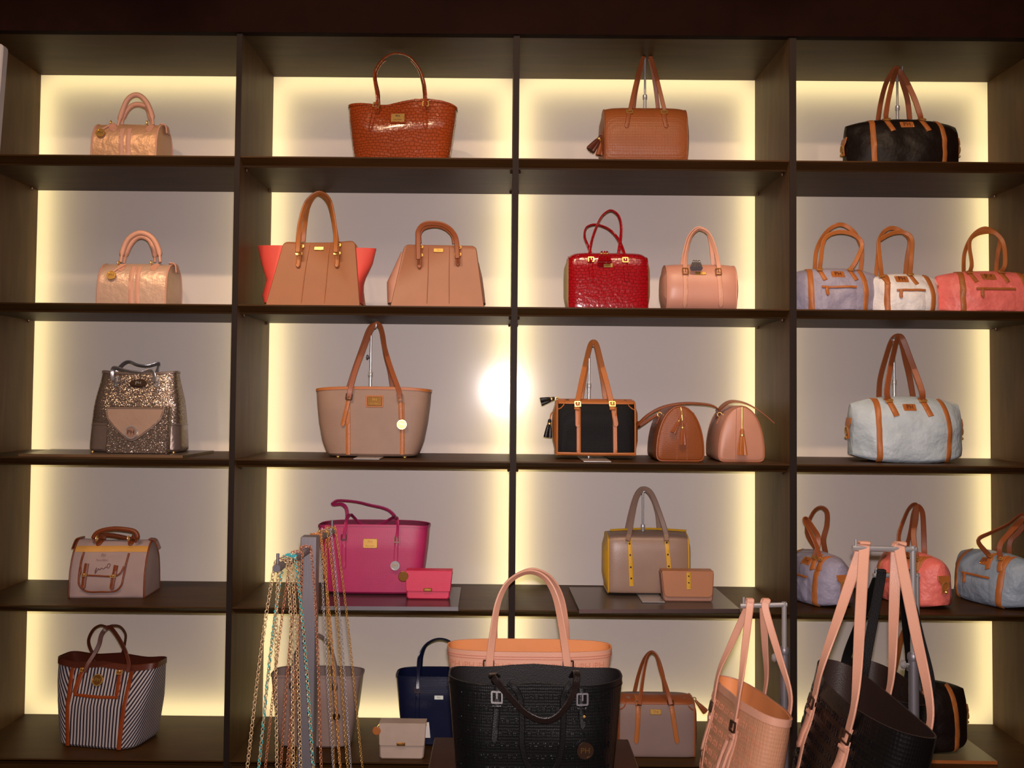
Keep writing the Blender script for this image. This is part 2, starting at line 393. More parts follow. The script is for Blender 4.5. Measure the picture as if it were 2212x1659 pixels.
# pale upright panel whose rounded edge just enters the frame at far left
_w = W(7.5, 94, -0.35)
solid('sign_panel', [(-0.30, 0.0)] + [(0.0, 0.0)] + [(0.0 - 0.012 + 0.012 * math.cos(a), _w.z - 0.012 + 0.012 * math.sin(a)) for a in (0, .5, 1.05, PI / 2)] + [(-0.30, _w.z)],
      0, 0.03, mat('pale_grey_panel', (176, 168, 166), 0.6, kind='plain'), None, 0.003)
_s = bpy.data.objects['sign_panel']; _s.matrix_world = Matrix.Translation((_w.x, -0.35, _w.z)) @ Matrix.Rotation(math.radians(3.0), 4, 'Y') @ Matrix.Translation((0, 0, -_w.z)); tag(_s, 'tall pale grey panel with rounded corner at the far left edge', 'panel')

# ================================================================== bag bodies
def lerp(a, b, t): return a + (b - a) * t
def interp(tab, t):
    for (a, va), (b, vb) in zip(tab, tab[1:]):
        if t <= b: return va + (vb - va) * max(0, (t - a)) / max(1e-9, b - a)
    return tab[-1][1]
class Bag:
    """a thing standing on a shelf: local x right, y away from the camera (0 = middle of the bag), z up from its base"""
    def __init__(s, name, label, cat, px, py, z0, Yc, dep, rot=0.0, group=None, lift=0.0, roty=0.0, loc=None):
        s.dep = dep; s.Yc = Yc; s.pxc, s.pyc = px, py
        s.loc = Vector(loc) if loc is not None else Vector((W(px, py, Yc - dep / 2).x, Yc, z0 + lift))
        s.o = empty(name, s.loc, rot, label, cat, group, roty)
        s.inv = s.o.matrix_world.inverted()
    def Q(s, px, py, dy=None):                 # pixel -> local point on the plane dy from the bag's middle (default: its front)
        return s.inv @ W(px, py, s.Yc + (-s.dep / 2 if dy is None else dy))
    def F(s, px, py):
        q = s.Q(px, py); return (q.x, q.z)
    def FX(s, px): return s.Q(px, s.pyc).x
    def FZ(s, py): return s.Q(s.pxc, py).z
    def k(s): return (s.Yc - s.dep / 2 + 3.0) / FPX     # metres per pixel at the front
class Barrel:
    """horizontal bag: cross-section prof (half depth, height) pulled along x"""
    def __init__(s, w, h, d, prof, hs=lambda u: 1.0, ds=lambda u: 1.0, zl=lambda u: 0.0, wr=0.0, seed=0, xo=0.0):
        s.w, s.h, s.d, s.hs, s.ds, s.zl, s.wr, s.seed, s.xo = w, h, d, hs, ds, zl, wr, seed, xo
        P = smooth([(y, z) for y, z in prof], 40)
        s.P = [(max(0.0, p[0]), min(max(p[1], 0.0), 1.0)) for p in P]
        s.tab = [(z, y) for y, z in s.P]; s.tab.sort()
    def u(s, x): return max(-1.0, min(1.0, 2 * (x - s.xo) / s.w))
    def nz(s, x, z, side=0): return s.wr * noise.noise(Vector((x * 13 + s.seed * 7, z * 13, side * 5 + s.seed))) + s.wr * .5 * noise.noise(Vector((x * 34, z * 34, s.seed + side * 3)))
    def pt(s, x, i, side):
        u = s.u(x); y, z = s.P[i]; zz = s.h * (s.zl(u) + z * (s.hs(u) - s.zl(u)))
        yy = y * s.d / 2 * s.ds(u); fade = min(1, y * 3)
        return (x, side * (yy + s.nz(x, zz, side) * fade), zz)
    def S(s, x, z):
        u = s.u(x); zt = (z / s.h - s.zl(u)) / (s.hs(u) - s.zl(u)); zt = max(0.0, min(1.0, zt)); y = interp(s.tab, zt)
        return -(y * s.d / 2 * s.ds(u) + s.nz(x, z, -1) * min(1, y * 3))
    def top(s, x): return s.h * s.hs(s.u(x))
    def build(s, b, m, name='body', endm=None, pip=None, nx=26, bulge=0.02, pr=0.003):
        xs = [s.xo + s.w / 2 * math.sin(PI / 2 * (-1 + 2 * i / (nx - 1))) * 1.0 for i in range(nx)]
        rings = []
        for x in xs:
            r = [s.pt(x, i, -1) for i in range(len(s.P))] + [s.pt(x, i, 1) for i in range(len(s.P) - 2, -1, -1)]
            rings.append(r)
        v, f = rings_geo(rings, False, False); n = len(rings[0]); fm = [0] * len(f)
        f = [tuple(reversed(q)) for q in f]
        for e, ring in ((-1, 0), (1, nx - 1)):
            c = Vector((0, 0, 0))
            for p in rings[ring]: c += Vector(p)
            c /= n; base = ring * n
            inner = [tuple(Vector(p).lerp(c, 0.45) + Vector((e * bulge * 0.8, 0, 0))) for p in rings[ring]]; i0 = len(v); v += inner
            v.append((c.x + e * bulge, c.y, c.z)); ic = len(v) - 1
            for j in range(n):
                k = (j + 1) % n
                a, b_, cc, d_ = base + j, base + k, i0 + k, i0 + j
                f.append((a, b_, cc, d_) if e < 0 else (d_, cc, b_, a)); fm.append(1)
                f.append((d_, cc, ic) if e < 0 else (ic, cc, d_)); fm.append(1)
        o = mesh(name, v, f, [m, endm or m], b.o, fm=fm, sharp=45)
        if pip is not None:
            for ring in (0, nx - 1):
                tube('piping', [Vector(p) for p in rings[ring]], pr, pip, b.o, seg=6, closed=True)
        s.rings = rings; s.xs = xs
        return o
class Tote:
    """upright bag: superellipse rings from base to rim; open top with lining"""
    def __init__(s, h, hw, hd, n=4.0, top=lambda u: 0.0, wr=0.0, seed=0, dent=None):
        s.h, s.hw, s.hd, s.n, s.topf, s.wr, s.seed, s.dent = h, hw, hd, n, top, wr, seed, dent
    def zs(s, u): return 1.0 + s.topf(u) / s.h
    def S(s, x, z):
        t = max(0, min(1, z / s.h)); w = interp(s.hw, t); u = max(-0.999, min(0.999, x / w)); t = max(0, min(1, z / (s.h * s.zs(u)))); d = interp(s.hd, t)
        y = -d * (1 - abs(u) ** s.n) ** (1 / s.n)
        return y + s.bump(x, z)
    def bump(s, x, z):
        b = s.wr * noise.noise(Vector((x * 12 + s.seed, z * 12, s.seed)))
        if s.dent: b += s.dent(x, z)
        return b
    def ring(s, t, k=0.0, na=56):
        w = interp(s.hw, t) - k; d = interp(s.hd, t) - k; r = []
        for j in range(na):
            a = 2 * PI * j / na - PI; c, sn = math.cos(a), math.sin(a)
            u = math.copysign(abs(c) ** (2 / s.n), c); x = w * u; y = d * math.copysign(abs(sn) ** (2 / s.n), sn)
            z = t * s.h * s.zs(u); yb = s.bump(x, z) if y < 0 else -s.bump(x, z) * 0.5
            r.append((x, y + yb * min(1, abs(y) / max(d, 1e-6)), z))
        return r
    def build(s, b, m, lining, name='body', rim=None, rimh=0.0, th=0.004, floor=0.12, nz=14, fmf=None):
        ts = [0, .015, .04] + [lerp(.08, 1, i / (nz - 1)) for i in range(nz)]
        def kk(t): return 0.012 * (1 - min(1, t / .04)) ** 2
        R = [s.ring(t, kk(t)) for t in ts]
        v, f = rings_geo(R, True, False); fm = [0] * len(f)
        if fmf:
            fm = [fmf(sum((Vector(v[i]) for i in q), Vector()) / len(q)) for q in f]
        o = mesh(name, v, f, m, b.o, fm=fm if fmf else None)
        R2 = [s.ring(1), s.ring(1, th)] + [s.ring(t, th) for t in (0.93, .8, .6, .4, floor)]
        v, f = rings_geo(R2, False, True); mesh('lining', v, f, lining, b.o)
        if rim is not None:
            t0 = 1 - rimh / s.h
            R3 = [[(x * (1 + .0), y, z) for x, y, z in s.ring(t0, -0.0006)], s.ring(t0, -0.0022), s.ring(1, -0.0022), s.ring(1.0, 0.0005)]
            R3[3] = [(x, y, z + .0025) for x, y, z in R3[3]]; R3[2] = [(x, y, z + .0015) for x, y, z in R3[2]]
            v, f = rings_geo(R3, False, False); mesh('rim_binding', v, f, rim, b.o)
        return o
class Flat:
    def __init__(s, y0, slope=0.0, yfun=None): s.y0, s.sl, s.yf = y0, slope, yfun
    def S(s, x, z): return s.y0 + s.sl * z + (s.yf(x, z) if s.yf else 0)
def normal(S, x, z, e=0.002):
    dx = (S(x + e, z) - S(x - e, z)) / (2 * e); dz = (S(x, z + e) - S(x, z - e)) / (2 * e)
    dx = max(-3, min(3, dx)); dz = max(-4, min(4, dz))
    return Vector((dx, -1.0, dz)).normalized()
def band(name, b, S, path, w, m, t=0.003, n=26, tip0=False, tip1=False, off=0.0, parent=None):
    """strap lying on the front surface along an (x,z) path"""
    P = smooth([Vector((p[0], max(p[1], .003), 0)) for p in path], n); rings = []; L = [0.0]
    for i in range(1, n): L.append(L[-1] + (P[i] - P[i - 1]).length)
    for i in range(n):
        tg = (P[min(i + 1, n - 1)] - P[max(i - 1, 0)]).normalized(); pr = Vector((tg.y, -tg.x, 0)); ww = w
        for tip, dd in ((tip0, L[i]), (tip1, L[-1] - L[i])):
            if tip and dd < w * .5: ww = w * math.sqrt(max(.06, 1 - (1 - dd / (w * .5)) ** 2))
        a, c = P[i] - pr * ww / 2, P[i] + pr * ww / 2
        nn = normal(S, P[i].x, P[i].y); e = min(t * .4, ww * .2)
        def at(q, h, s=0.0):
            q = q.lerp(P[i], s / max(ww / 2, 1e-6)); return Vector((q.x, S(q.x, q.y), q.y)) + nn * h
        mid = Vector((P[i].x, S(P[i].x, P[i].y), P[i].y)) + nn * (off + t)
        rings.append([at(a, -.001 + off), at(a, off + t - e), at(a, off + t, e), mid, at(c, off + t, e), at(c, off + t - e), at(c, -.001 + off)])
    v, f = rings_geo(rings); return mesh(name, v, f, m, parent or b.o, sharp=45)
def stick(name, b, S, geo, x, z, m, ang=0.0, off=0.0, parent=None, shear=0.0, rigid=False):
    """a flat shape (dx, dz, height) laid on the front surface at (x,z)"""
    c, s = math.cos(ang), math.sin(ang); v = []
    n0 = normal(S, x, z); p0 = Vector((x, S(x, z), z)); ex = Vector((1, 0, 0)); ex = (ex - n0 * ex.dot(n0)).normalized(); ez = ex.cross(n0) * -1
    if ez.z < 0: ez = -ez
    for dx, dz, h in geo[0]:
        dx += shear * dz
        u, w = dx * c - dz * s, dx * s + dz * c
        if rigid: v.append(p0 + ex * u + ez * w + n0 * (h + off))
        else:
            xx, zz = x + u, z + w; v.append(Vector((xx, S(xx, zz), zz)) + normal(S, xx, zz) * (h + off))
    return mesh(name, v, geo[1], m, parent or b.o, sharp=24)
def flat_geo(o, t):
    i = inset2(o, min(t * .5, .002)); n = len(o)
    v = [(x, z, 0) for x, z in o] + [(x, z, t * .6) for x, z in o] + [(x, z, t) for x, z in i]
    f = [(k, (k + 1) % n, n + (k + 1) % n, n + k) for k in range(n)] + [(n + k, n + (k + 1) % n, 2 * n + (k + 1) % n, 2 * n + k) for k in range(n)] + [tuple(range(2 * n, 3 * n))]
    return v, f
def frame_geo(w, h, bar, t, prong=True):
    o = rrect(w, h, bar * .8, 2); i = rrect(w - 2 * bar, h - 2 * bar, bar * .3, 2); n = len(o)
    v = [(x, z, 0) for x, z in o] + [(x, z, t) for x, z in o] + [(x, z, t) for x, z in i] + [(x, z, 0) for x, z in i]; f = []
    for L in range(4):
        a, c = L * n, ((L + 1) % 4) * n
        f += [(a + k, a + (k + 1) % n, c + (k + 1) % n, c + k) for k in range(n)]
    if prong:
        k = len(v); pv, pf = box_geo(-bar * .4, bar * .4, -h * .1, h / 2, t * .6, t * 1.5)
        v += [(x, y, z) for x, y, z in pv]; f += [tuple(q + k for q in r) for r in pf]
    return v, f
def disc(name, b, S, x, z, r, m, t=0.004, off=0.002, ring=None, text=None, tm=None):
    o = stick(name, b, S, flat_geo(circ(r), t), x, z, m, off=off, rigid=True)
    if ring: stick('disc_rim', b, S, frame_disc(r, r * .16, t * 1.3), x, z, ring, off=off, parent=o, rigid=True)
    if text:
        stick('monogram', b, S, text_geo(text, r * .95), x, z, tm or OLDGOLD, off=off + t + .0004, parent=o, rigid=True)
    return o
def frame_disc(r, bar, t):
    o, i = circ(r, 20), circ(r - bar, 20); n = 20
    v = [(x, z, 0) for x, z in o] + [(x, z, t) for x, z in o] + [(x, z, t) for x, z in i] + [(x, z, 0) for x, z in i]; f = []
    for L in range(4):
        a, c = L * n, ((L + 1) % 4) * n
        f += [(a + k, a + (k + 1) % n, c + (k + 1) % n, c + k) for k in range(n)]
    return v, f
def nameplate(b, S, px, py, wpx, hpx, m=None, border=None, text='PH', line=None, tm=None, shear=0.0, ang=0.0, off=0.0, xz=None, k=None, rivets=True):
    k = k or b.k(); x, z = xz if xz else b.F(px, py); w, h = wpx * k, hpx * k; m = m or GOLD
    base = 0.0
    root = None
    if border is not None:
        root = stick('plate_border', b, S, flat_geo(rrect(w + 6 * k, h + 6 * k, 2.5 * k, 3), .002), x, z, border, shear=shear, ang=ang, off=off); base = .0018
    pl = stick('nameplate', b, S, flat_geo(rrect(w, h, .8 * k, 2), .0022), x, z, m, shear=shear, ang=ang, off=off + base)
    tm = tm or INK
    if text: stick('lettering', b, S, text_geo(text, h * (.42 if line else .72)), x, z + (h * .16 if line else 0), tm, off=off + base + .0026, parent=pl, shear=shear, ang=ang)
    if line: stick('lettering', b, S, text_geo(line, h * .2), x, z - h * .25, tm, off=off + base + .0026, parent=pl, shear=shear, ang=ang)
    if rivets and h > 10 * k:
        for sx in (-1, 1):
            for sz in (-1, 1):
                stick('rivet', b, S, flat_geo(circ(.9 * k, 8), .0012), x + sx * (w / 2 - 2 * k) + shear * sz * (h / 2 - 2 * k), z + sz * (h / 2 - 2 * k), GOLD, off=off + base + .002, parent=pl)
    return pl
def buckle(b, S, x, z, w, h, m, ang=0.0, off=0.003, parent=None):
    return stick('buckle', b, S, frame_geo(w, h, w * .16, .003), x, z, m, ang=ang, off=off + .001, parent=parent, rigid=True)
def tassel(b, top, bot, r, m, cap=None, name='tassel'):
    L = (Vector(bot) - Vector(top)).length; M = aim(top, bot)
    v, f = lathe_geo([(r * .25, 0), (r * .45, L * .06), (r * .5, L * .22), (r * .42, L * .28), (r * .6, L * .34), (r * .8, L * .6), (r * 1.0, L * .93), (r * .98, L)], 36, M, .16, 9)
    o = mesh(name, v, f, m, b.o)
    v, f = lathe_geo([(r * .50, L * .20), (r * .6, L * .22), (r * .6, L * .28), (r * .5, L * .30)], 14, M); mesh('tassel_cap', v, f, cap or GOLD, o)
    return o
def ring_on(name, b, c, r, th, m, axis='X', parent=None):
    v = []; R = {'X': Matrix.Rotation(PI / 2, 3, 'Y'), 'Y': Matrix.Rotation(PI / 2, 3, 'X'), 'Z': Matrix.Identity(3)}[axis]
    P = [Vector(c) + R @ Vector((r * math.cos(2 * PI * k / 14), r * math.sin(2 * PI * k / 14), 0)) for k in range(14)]
    return tube(name, P, th, m, parent or b.o, seg=6, closed=True)
def stand(label, px, py_top, Y, z0, base_w=0.075, base_d=0.12, knob=None, tm=CHROME, hook=True, base_y=0.0):
    """slim steel stand that holds a bag up by its handles"""
    top = W(px, py_top, Y); o = empty('bag_stand', (top.x, Y, z0), label=label, cat='bag stand')
    h = top.z - z0
    box('base_plate', -base_w / 2 + .01, base_w / 2 + .01, base_y - base_d / 2, base_y + base_d / 2, 0, 0.004, tm, o, bv=0.0015)
    tube('pole', [(0, 0, .003), (0, 0, h * .62)], 0.0052, tm, o, n=3, seg=12)
    tube('upper_rod', [(0, 0, h * .6), (0, 0, h - .012)], 0.0036, tm, o, n=3, seg=10)
    v, f = lathe_geo([(.0068, 0), (.0074, .003), (.0074, .012), (.0064, .015)], 14, Matrix.Translation((0, 0, h * .61))); mesh('collar', v, f, tm, o)
    tube('hook', [(-.006, -.002, h - .016), (0.0, 0, h - .011), (.006, 0, h - .007), (.014, -.002, h - .009), (.016, -.003, h - .002), (.016, -.003, h + .004)], 0.0032, tm, o, n=16, seg=8)
    if knob is not None:
        kz = W(px, knob, Y).z - z0
        v, f = lathe_geo([(.002, 0), (.002, .006), (.006, .008), (.007, .011), (.005, .014)], 12, Matrix.Translation((0, 0, kz)) @ Matrix.Rotation(-PI / 2, 4, 'Y')); mesh('knob', v, f, STEEL, o)
    return o
def board(label, fl, fr, br, bl, z0, m, edge, th=0.012):
    """thin display board lying on a shelf, corners given as (X, Y)"""
    c = (Vector(fl) + Vector(fr) + Vector(br) + Vector(bl)) / 4
    o = empty('display_board', (c.x, c.y, z0), label=label, cat='board')
    q = [Vector(p) - c for p in (fl, fr, br, bl)]
    v = [(p.x, p.y, 0) for p in q] + [(p.x, p.y, th) for p in q]
    mesh('board_top', v, [(3, 2, 1, 0), (4, 5, 6, 7), (0, 1, 5, 4), (1, 2, 6, 5), (2, 3, 7, 6), (3, 0, 4, 7)], m, o, smooth=False)
    d = (q[1] - q[0]).normalized(); nn = Vector((d.y, -d.x))
    a, b2 = q[0] + nn * .0015, q[1] + nn * .0015
    P = [(q[0].x, q[0].y), (q[1].x, q[1].y), (b2.x, b2.y), (a.x, a.y)]
    v = [(x, y, .001) for x, y in P] + [(x, y, th + .0006) for x, y in P]
    mesh('edge_strip', v, [(0, 1, 2, 3), (7, 6, 5, 4), (1, 0, 4, 5), (2, 1, 5, 6), (3, 2, 6, 7), (0, 3, 7, 4)], edge, o, smooth=False)
    return o

# ================================================================== the bags
BOSTON = [(.88, 0), (1, .05), (1, .3), (.97, .5), (.88, .7), (.68, .87), (.38, .97), (0, 1)]
ROUND = [(.45, 0), (.72, .06), (.93, .22), (1, .45), (.95, .66), (.79, .84), (.48, .96), (0, 1)]
TENT = [(.97, 0), (1, .06), (.95, .35), (.82, .6), (.6, .8), (.36, .93), (.14, .99), (0, 1)]
BOXY = [(.9, 0), (1, .05), (1, .35), (.98, .6), (.93, .8), (.8, .93), (.45, .985), (0, 1)]
def HP(b, pts):                                  # pixel path -> local points; third number = share of the bag's depth
    return [b.Q(p[0], p[1], (p[2] if len(p) > 2 else -.5) * b.dep - (.004 if len(p) > 2 and p[2] <= -.5 else 0)) for p in pts]
def strap(b, pts, wpx, m, name='handle', twist=1.0, t=.004, n=44):
    return handle(name, HP(b, pts), wpx * b.k(), m, b.o, t=t, twist=twist, n=n)
def bandpx(b, S, pts, wpx, m, name='strap_tail', **kw):
    return band(name, b, S, [b.F(*p) for p in pts], wpx * b.k(), m, **kw)
def bucklepx(b, S, px, py, w, h, m=OLDGOLD, ang=0.0, off=.003):
    k = b.k(); return buckle(b, S, *b.F(px, py), w * k, h * k, m, ang, off)

# ---- two metallic boston bags of the first column
def metallic_boston(label, row, xl, xr, ytop, mbody, mtrim, stripes_px, disc_px, outer, inner, tabs):
    k0 = 3.1 / FPX; dep = .155; b = Bag('boston_bag', label, 'handbag', (xl + xr) / 2, ytop + 40, SZ[row], .185, dep)
    x0, x1 = b.FX(xl), b.FX(xr); h = b.Q(xl + 60, ytop, 0).z
    B = Barrel(x1 - x0, h, dep, BOSTON, hs=lambda u: 1 - .02 * u * u, xo=(x0 + x1) / 2, wr=.0016, seed=row)
    B.build(b, mbody, pip=mtrim, bulge=.006); S = B.S
    for a, c in stripes_px:
        bandpx(b, S, [((a + c) / 2, ytop + 4), ((a + c) / 2, ytop + 30), ((a + c) / 2 + 0, ytop + 130)], c - a, mtrim, 'stripe', t=.0015)
    kk = b.k()
    for path, dy in ((outer, -.22), (inner, .18)):
        P = HP(b, [(x, y, dy if 0 < i < len(path) - 1 else dy * 1.25) for i, (x, y) in enumerate(path)])
        tube('handle', P, [.0045] + [.0085] * 4 + [.0045], mtrim, b.o, n=36, seg=10)
    for (x, y, ang) in tabs:
        stick('handle_tab', b, S, flat_geo([(px_ * kk, pz * kk) for px_, pz in ((-6, 9), (6, 9), (8, -1), (6, -7), (0, -10), (-6, -7), (-8, -1))], .003), *b.F(x, y), mtrim, ang=ang)
        ring_on('handle_ring', b, b.Q(x, y - 8, -.25 * dep), .006, .0018, GOLD, 'X')
    dx, dy_ = disc_px
    disc('charm', b, S, *b.F(dx, dy_), 10 * kk, GOLD, ring=GOLD, text='PH', tm=OLDGOLD, off=.004)
    band('charm_strap', b, S, [b.F(dx + 22, dy_ - 26), b.F(dx + 8, dy_ - 15), b.F(dx + 1, dy_ - 9)], 4 * kk, mtrim, off=.003)
    xe = x1 + .004                              # leather tab where the zip runs down the end
    v, f = ribbon_geo(smooth([(x1 - .012, 0, h + .003), (x1 + .006, 0, h * .985), (x1 + .011, 0, h * .8)], 10), [Vector((0, 1, 0))] * 10, .03, .004); mesh('end_tab', v, f, mtrim, b.o)
    return b
COPPER = mat('copper_foil_leather', (214, 164, 124), 0.38, 0.25, 'crinkle', bump=0.35)
CHAMP = mat('champagne_foil_leather', (222, 184, 158), 0.36, 0.3, 'crinkle', bump=0.35)
metallic_boston('copper metallic boston bag with rolled handles on the top shelf', 1, 198, 337, 271, COPPER, BLUSH, [(256, 266), (271, 281)], (216, 288),
                [(254, 274), (263, 245), (276, 215), (295, 205), (314, 217), (327, 245), (331, 270)], [(262, 274), (270, 246), (285, 229), (302, 226), (318, 234), (325, 252), (328, 270)], [(240, 273, .9), (318, 273, -.3)])
metallic_boston('champagne metallic boston bag with rolled handles on the second shelf', 2, 211, 358, 570, CHAMP, BLUSH, [(277, 287), (291, 301)], (240, 596),
                [(261, 566), (266, 540), (279, 515), (303, 503), (328, 513), (343, 540), (346, 566)], [(268, 568), (276, 540), (290, 518), (306, 511), (324, 520), (334, 545), (335, 566)], [(256, 576, .2), (327, 575, -.3)])

# ---- glossy crocodile tote
def croc_tote():
    b = Bag('tote_bag', 'glossy orange brown crocodile embossed tote on the top shelf', 'handbag', 865, 270, SZ[1], .19, .15)
    m = mat('cognac_croc', (158, 66, 26), .22, 0, 'croc', bump=.8, coat=.4); k = b.k()
    h = b.Q(865, 213).z; wt = (b.FX(986) - b.FX(747)) / 2; wb = (b.FX(966) - b.FX(763)) / 2
    xo = (b.FX(986) + b.FX(747)) / 2
    T = Tote(h, [(0, wb), (.4, lerp(wb, wt, .5)), (.8, wt * .985), (1, wt)], [(0, .07), (.6, .072), (1, .05)], 3.2,
             top=lambda u: (5 * math.sin(u * 3.4) * (1 - .3 * u) - 4 * math.exp(-((u + .3) / .25) ** 2) - 7 * abs(u) ** 6) * k, wr=.004, seed=3,
             dent=lambda x, z: .012 * math.exp(-((x + .04) / .045) ** 2) * max(0, (z - h * .72) / (h * .28)))
    T.build(b, m, BROWN, rim=m, rimh=.006); S = T.S
    kw = dict(t=.004)
    strap(b, [(812, 232, -.5), (815, 212, -.5), (808, 165, -.4), (818, 138, -.34), (838, 120, -.3), (860, 115, -.3), (885, 123, -.3), (905, 146, -.34), (916, 175, -.4), (920, 205, -.5), (918, 230, -.5)], 6.5, m, t=.005)
    strap(b, [(820, 240, .3), (819, 220, .3), (818, 200, .34), (812, 165, .35), (822, 140, .3), (842, 124, .3), (862, 120, .3), (885, 128, .3), (903, 150, .34), (912, 178, .36), (916, 205, .32), (916, 235, .3)], 6, m, t=.005)
    bandpx(b, S, [(812, 218), (807, 240), (802, 262), (799, 281)], 9, m, tip1=True, t=.004)
    bandpx(b, S, [(918, 212), (917, 240), (919, 276)], 10, m, tip1=True, t=.004)
    bucklepx(b, S, 810, 224, 15, 13, GOLD, -.2, off=.004); bucklepx(b, S, 918, 222, 14, 13, GOLD, 0, off=.004)
    nameplate(b, S, 859, 254, 30, 19, GOLD, border=m, text='PH', line='Paris Hilton', off=.002)
croc_tote()

# ---- barrels with tassels
def barrel(label, row, xl, xr, ytop, dep, Yc, mbody, mend, mpip, prof=ROUND, lift=0.0, wr=0.0, cornerR=.06, pr=.0025, name='barrel_bag', hs=None, ds=None):
    b = Bag(name, label, 'handbag', (xl + xr) / 2, ytop + 60, SZ[row], Yc, dep, lift=lift)
    x0, x1 = b.FX(xl), b.FX(xr); h = b.Q((xl + xr) / 2, ytop, 0).z
    B = Barrel(x1 - x0, h, dep, prof, hs=hs or (lambda u: 1 - .03 * abs(u) ** 6), ds=ds or (lambda u: 1 - .10 * abs(u) ** 8), zl=lambda u: .0, xo=(x0 + x1) / 2, wr=wr, seed=len(label))
    B.build(b, mbody, endm=mend, pip=mpip, bulge=.014, pr=pr); return b, B
def tan_barrel():
    m = mat('tan_embossed_leather', (156, 84, 38), .42, 0, 'weave', bump=.5)
    b, B = barrel('tan embossed barrel bag with two side tassels on the top shelf', 1, 1308, 1486, 236, .16, .19, m, COGNAC, COGNAC); S = B.S
    stand('slim steel stand holding the tan barrel bag on the top shelf', 1393.5, 113, .19, SZ[1])
    strap(b, [(1360, 238, -.3), (1362, 232, -.32), (1371, 190, -.25), (1381, 150, -.14), (1390, 123, -.08), (1397, 117, -.06), (1405, 123, -.08), (1414, 150, -.14), (1424, 190, -.25), (1434, 232, -.32), (1436, 240, -.3)], 9, COGNAC, twist=.35)
    strap(b, [(1368, 240, .25), (1373, 200, .2), (1382, 160, .12), (1391, 127, .06), (1397, 120, .05), (1404, 127, .06), (1412, 165, .12), (1418, 205, .2), (1422, 240, .25)], 9, COGNAC, twist=.35)
    bandpx(b, S, [(1361, 238), (1358, 252), (1353, 276)], 10, COGNAC, tip1=True); bandpx(b, S, [(1436, 238), (1436, 252), (1440, 276)], 10, COGNAC, tip1=True)
    bucklepx(b, S, 1361, 240, 15, 11, GOLD); bucklepx(b, S, 1436, 241, 15, 11, GOLD)
    a = b.Q(1305, 284, -.2 * b.dep); ring_on('tassel_ring', b, a, .007, .0018, GOLD, 'Y')
    tassel(b, b.Q(1300, 293, -.25 * b.dep), b.Q(1275, 325, -.28 * b.dep), .014, BROWN); tassel(b, b.Q(1302, 297, -.22 * b.dep), b.Q(1295, 336, -.22 * b.dep), .012, COGNAC)
tan_barrel()
def red_barrel():
    m = mat('red_croc', (156, 12, 22), .2, 0, 'croc', bump=.75, coat=.5)
    cr = mat('cream_edge_leather', (186, 168, 120), .5)
    b, B = barrel('glossy dark red crocodile embossed barrel bag on the second shelf', 2, 1230, 1400, 548, .15, .17, m, cr, m, prof=BOXY, hs=lambda u: 1 - .07 * abs(u) ** 9, ds=lambda u: 1 - .14 * abs(u) ** 10); S = B.S
    strap(b, [(1276, 566, -.5), (1274, 545, -.35), (1281, 510, -.3), (1296, 474, -.26), (1309, 459, -.22), (1322, 455, -.2), (1336, 466, -.22), (1342, 490, -.26), (1340, 520, -.3), (1336, 548, -.3)], 7, m, twist=.7)
    strap(b, [(1279, 556, .2), (1272, 535, .2), (1263, 512, .15), (1266, 493, .1), (1278, 486, .1), (1293, 486, .1), (1315, 495, .1), (1333, 513, .0), (1344, 535, -.2), (1350, 556, -.4)], 7, m, twist=.7)
    bandpx(b, S, [(1276, 562), (1277, 585), (1279, 608)], 10, m, tip1=True); bandpx(b, S, [(1350, 562), (1352, 585), (1354, 609)], 10, m, tip1=True)
    bucklepx(b, S, 1277, 561, 13, 12, GOLD); bucklepx(b, S, 1351, 562, 13, 12, GOLD)
    nameplate(b, S, 1314, 573, 20, 9, GOLD, text='PH', tm=OLDGOLD, rivets=False)
    for dx, ex in ((1300, 1297), (1306, 1306), (1311, 1316)):
        tassel(b, b.Q(dx, 543, -.36 * b.dep), b.Q(ex, 566, -.5 * b.dep - .016), .008, m, GOLD)
red_barrel()
def blush_barrel():
    m = mat('blush_smooth_leather', (208, 148, 126), .38, bump=.12)
    b, B = barrel('blush pink barrel bag with long buckled straps on the second shelf', 2, 1443, 1593, 572, .15, .17, m, m, m, wr=.001); S = B.S
    strap(b, [(1481, 588, -.46), (1480, 572, -.36), (1484, 540, -.3), (1492, 512, -.25), (1505, 497, -.22), (1517, 496, -.22), (1533, 508, -.25), (1545, 540, -.3), (1552, 572, -.36), (1553, 588, -.46)], 9, BLUSH, twist=.6)
    strap(b, [(1473, 577, .25), (1477, 550, .22), (1486, 515, .2), (1500, 496, .15), (1514, 493, .12), (1530, 504, .15), (1536, 530, .2), (1541, 577, .25)], 9, BLUSH, twist=.6)
    bandpx(b, S, [(1481, 586), (1481, 615), (1481, 662)], 10.5, BLUSH, tip1=True); bandpx(b, S, [(1553, 586), (1556, 620), (1559, 661)], 10.5, BLUSH, tip1=True)
    bucklepx(b, S, 1481.5, 587, 14, 17); bucklepx(b, S, 1553, 588, 14, 17)
    nameplate(b, S, 1515, 590, 23, 7, GOLD, text='PH', tm=OLDGOLD, rivets=False)
    for dx, ex in ((1499, 1496), (1504, 1503), (1510, 1512)):
        tassel(b, b.Q(dx, 563, -.30 * b.dep), b.Q(ex, 580, -.5 * b.dep - .010), .008, STEEL, CHROME)
blush_barrel()

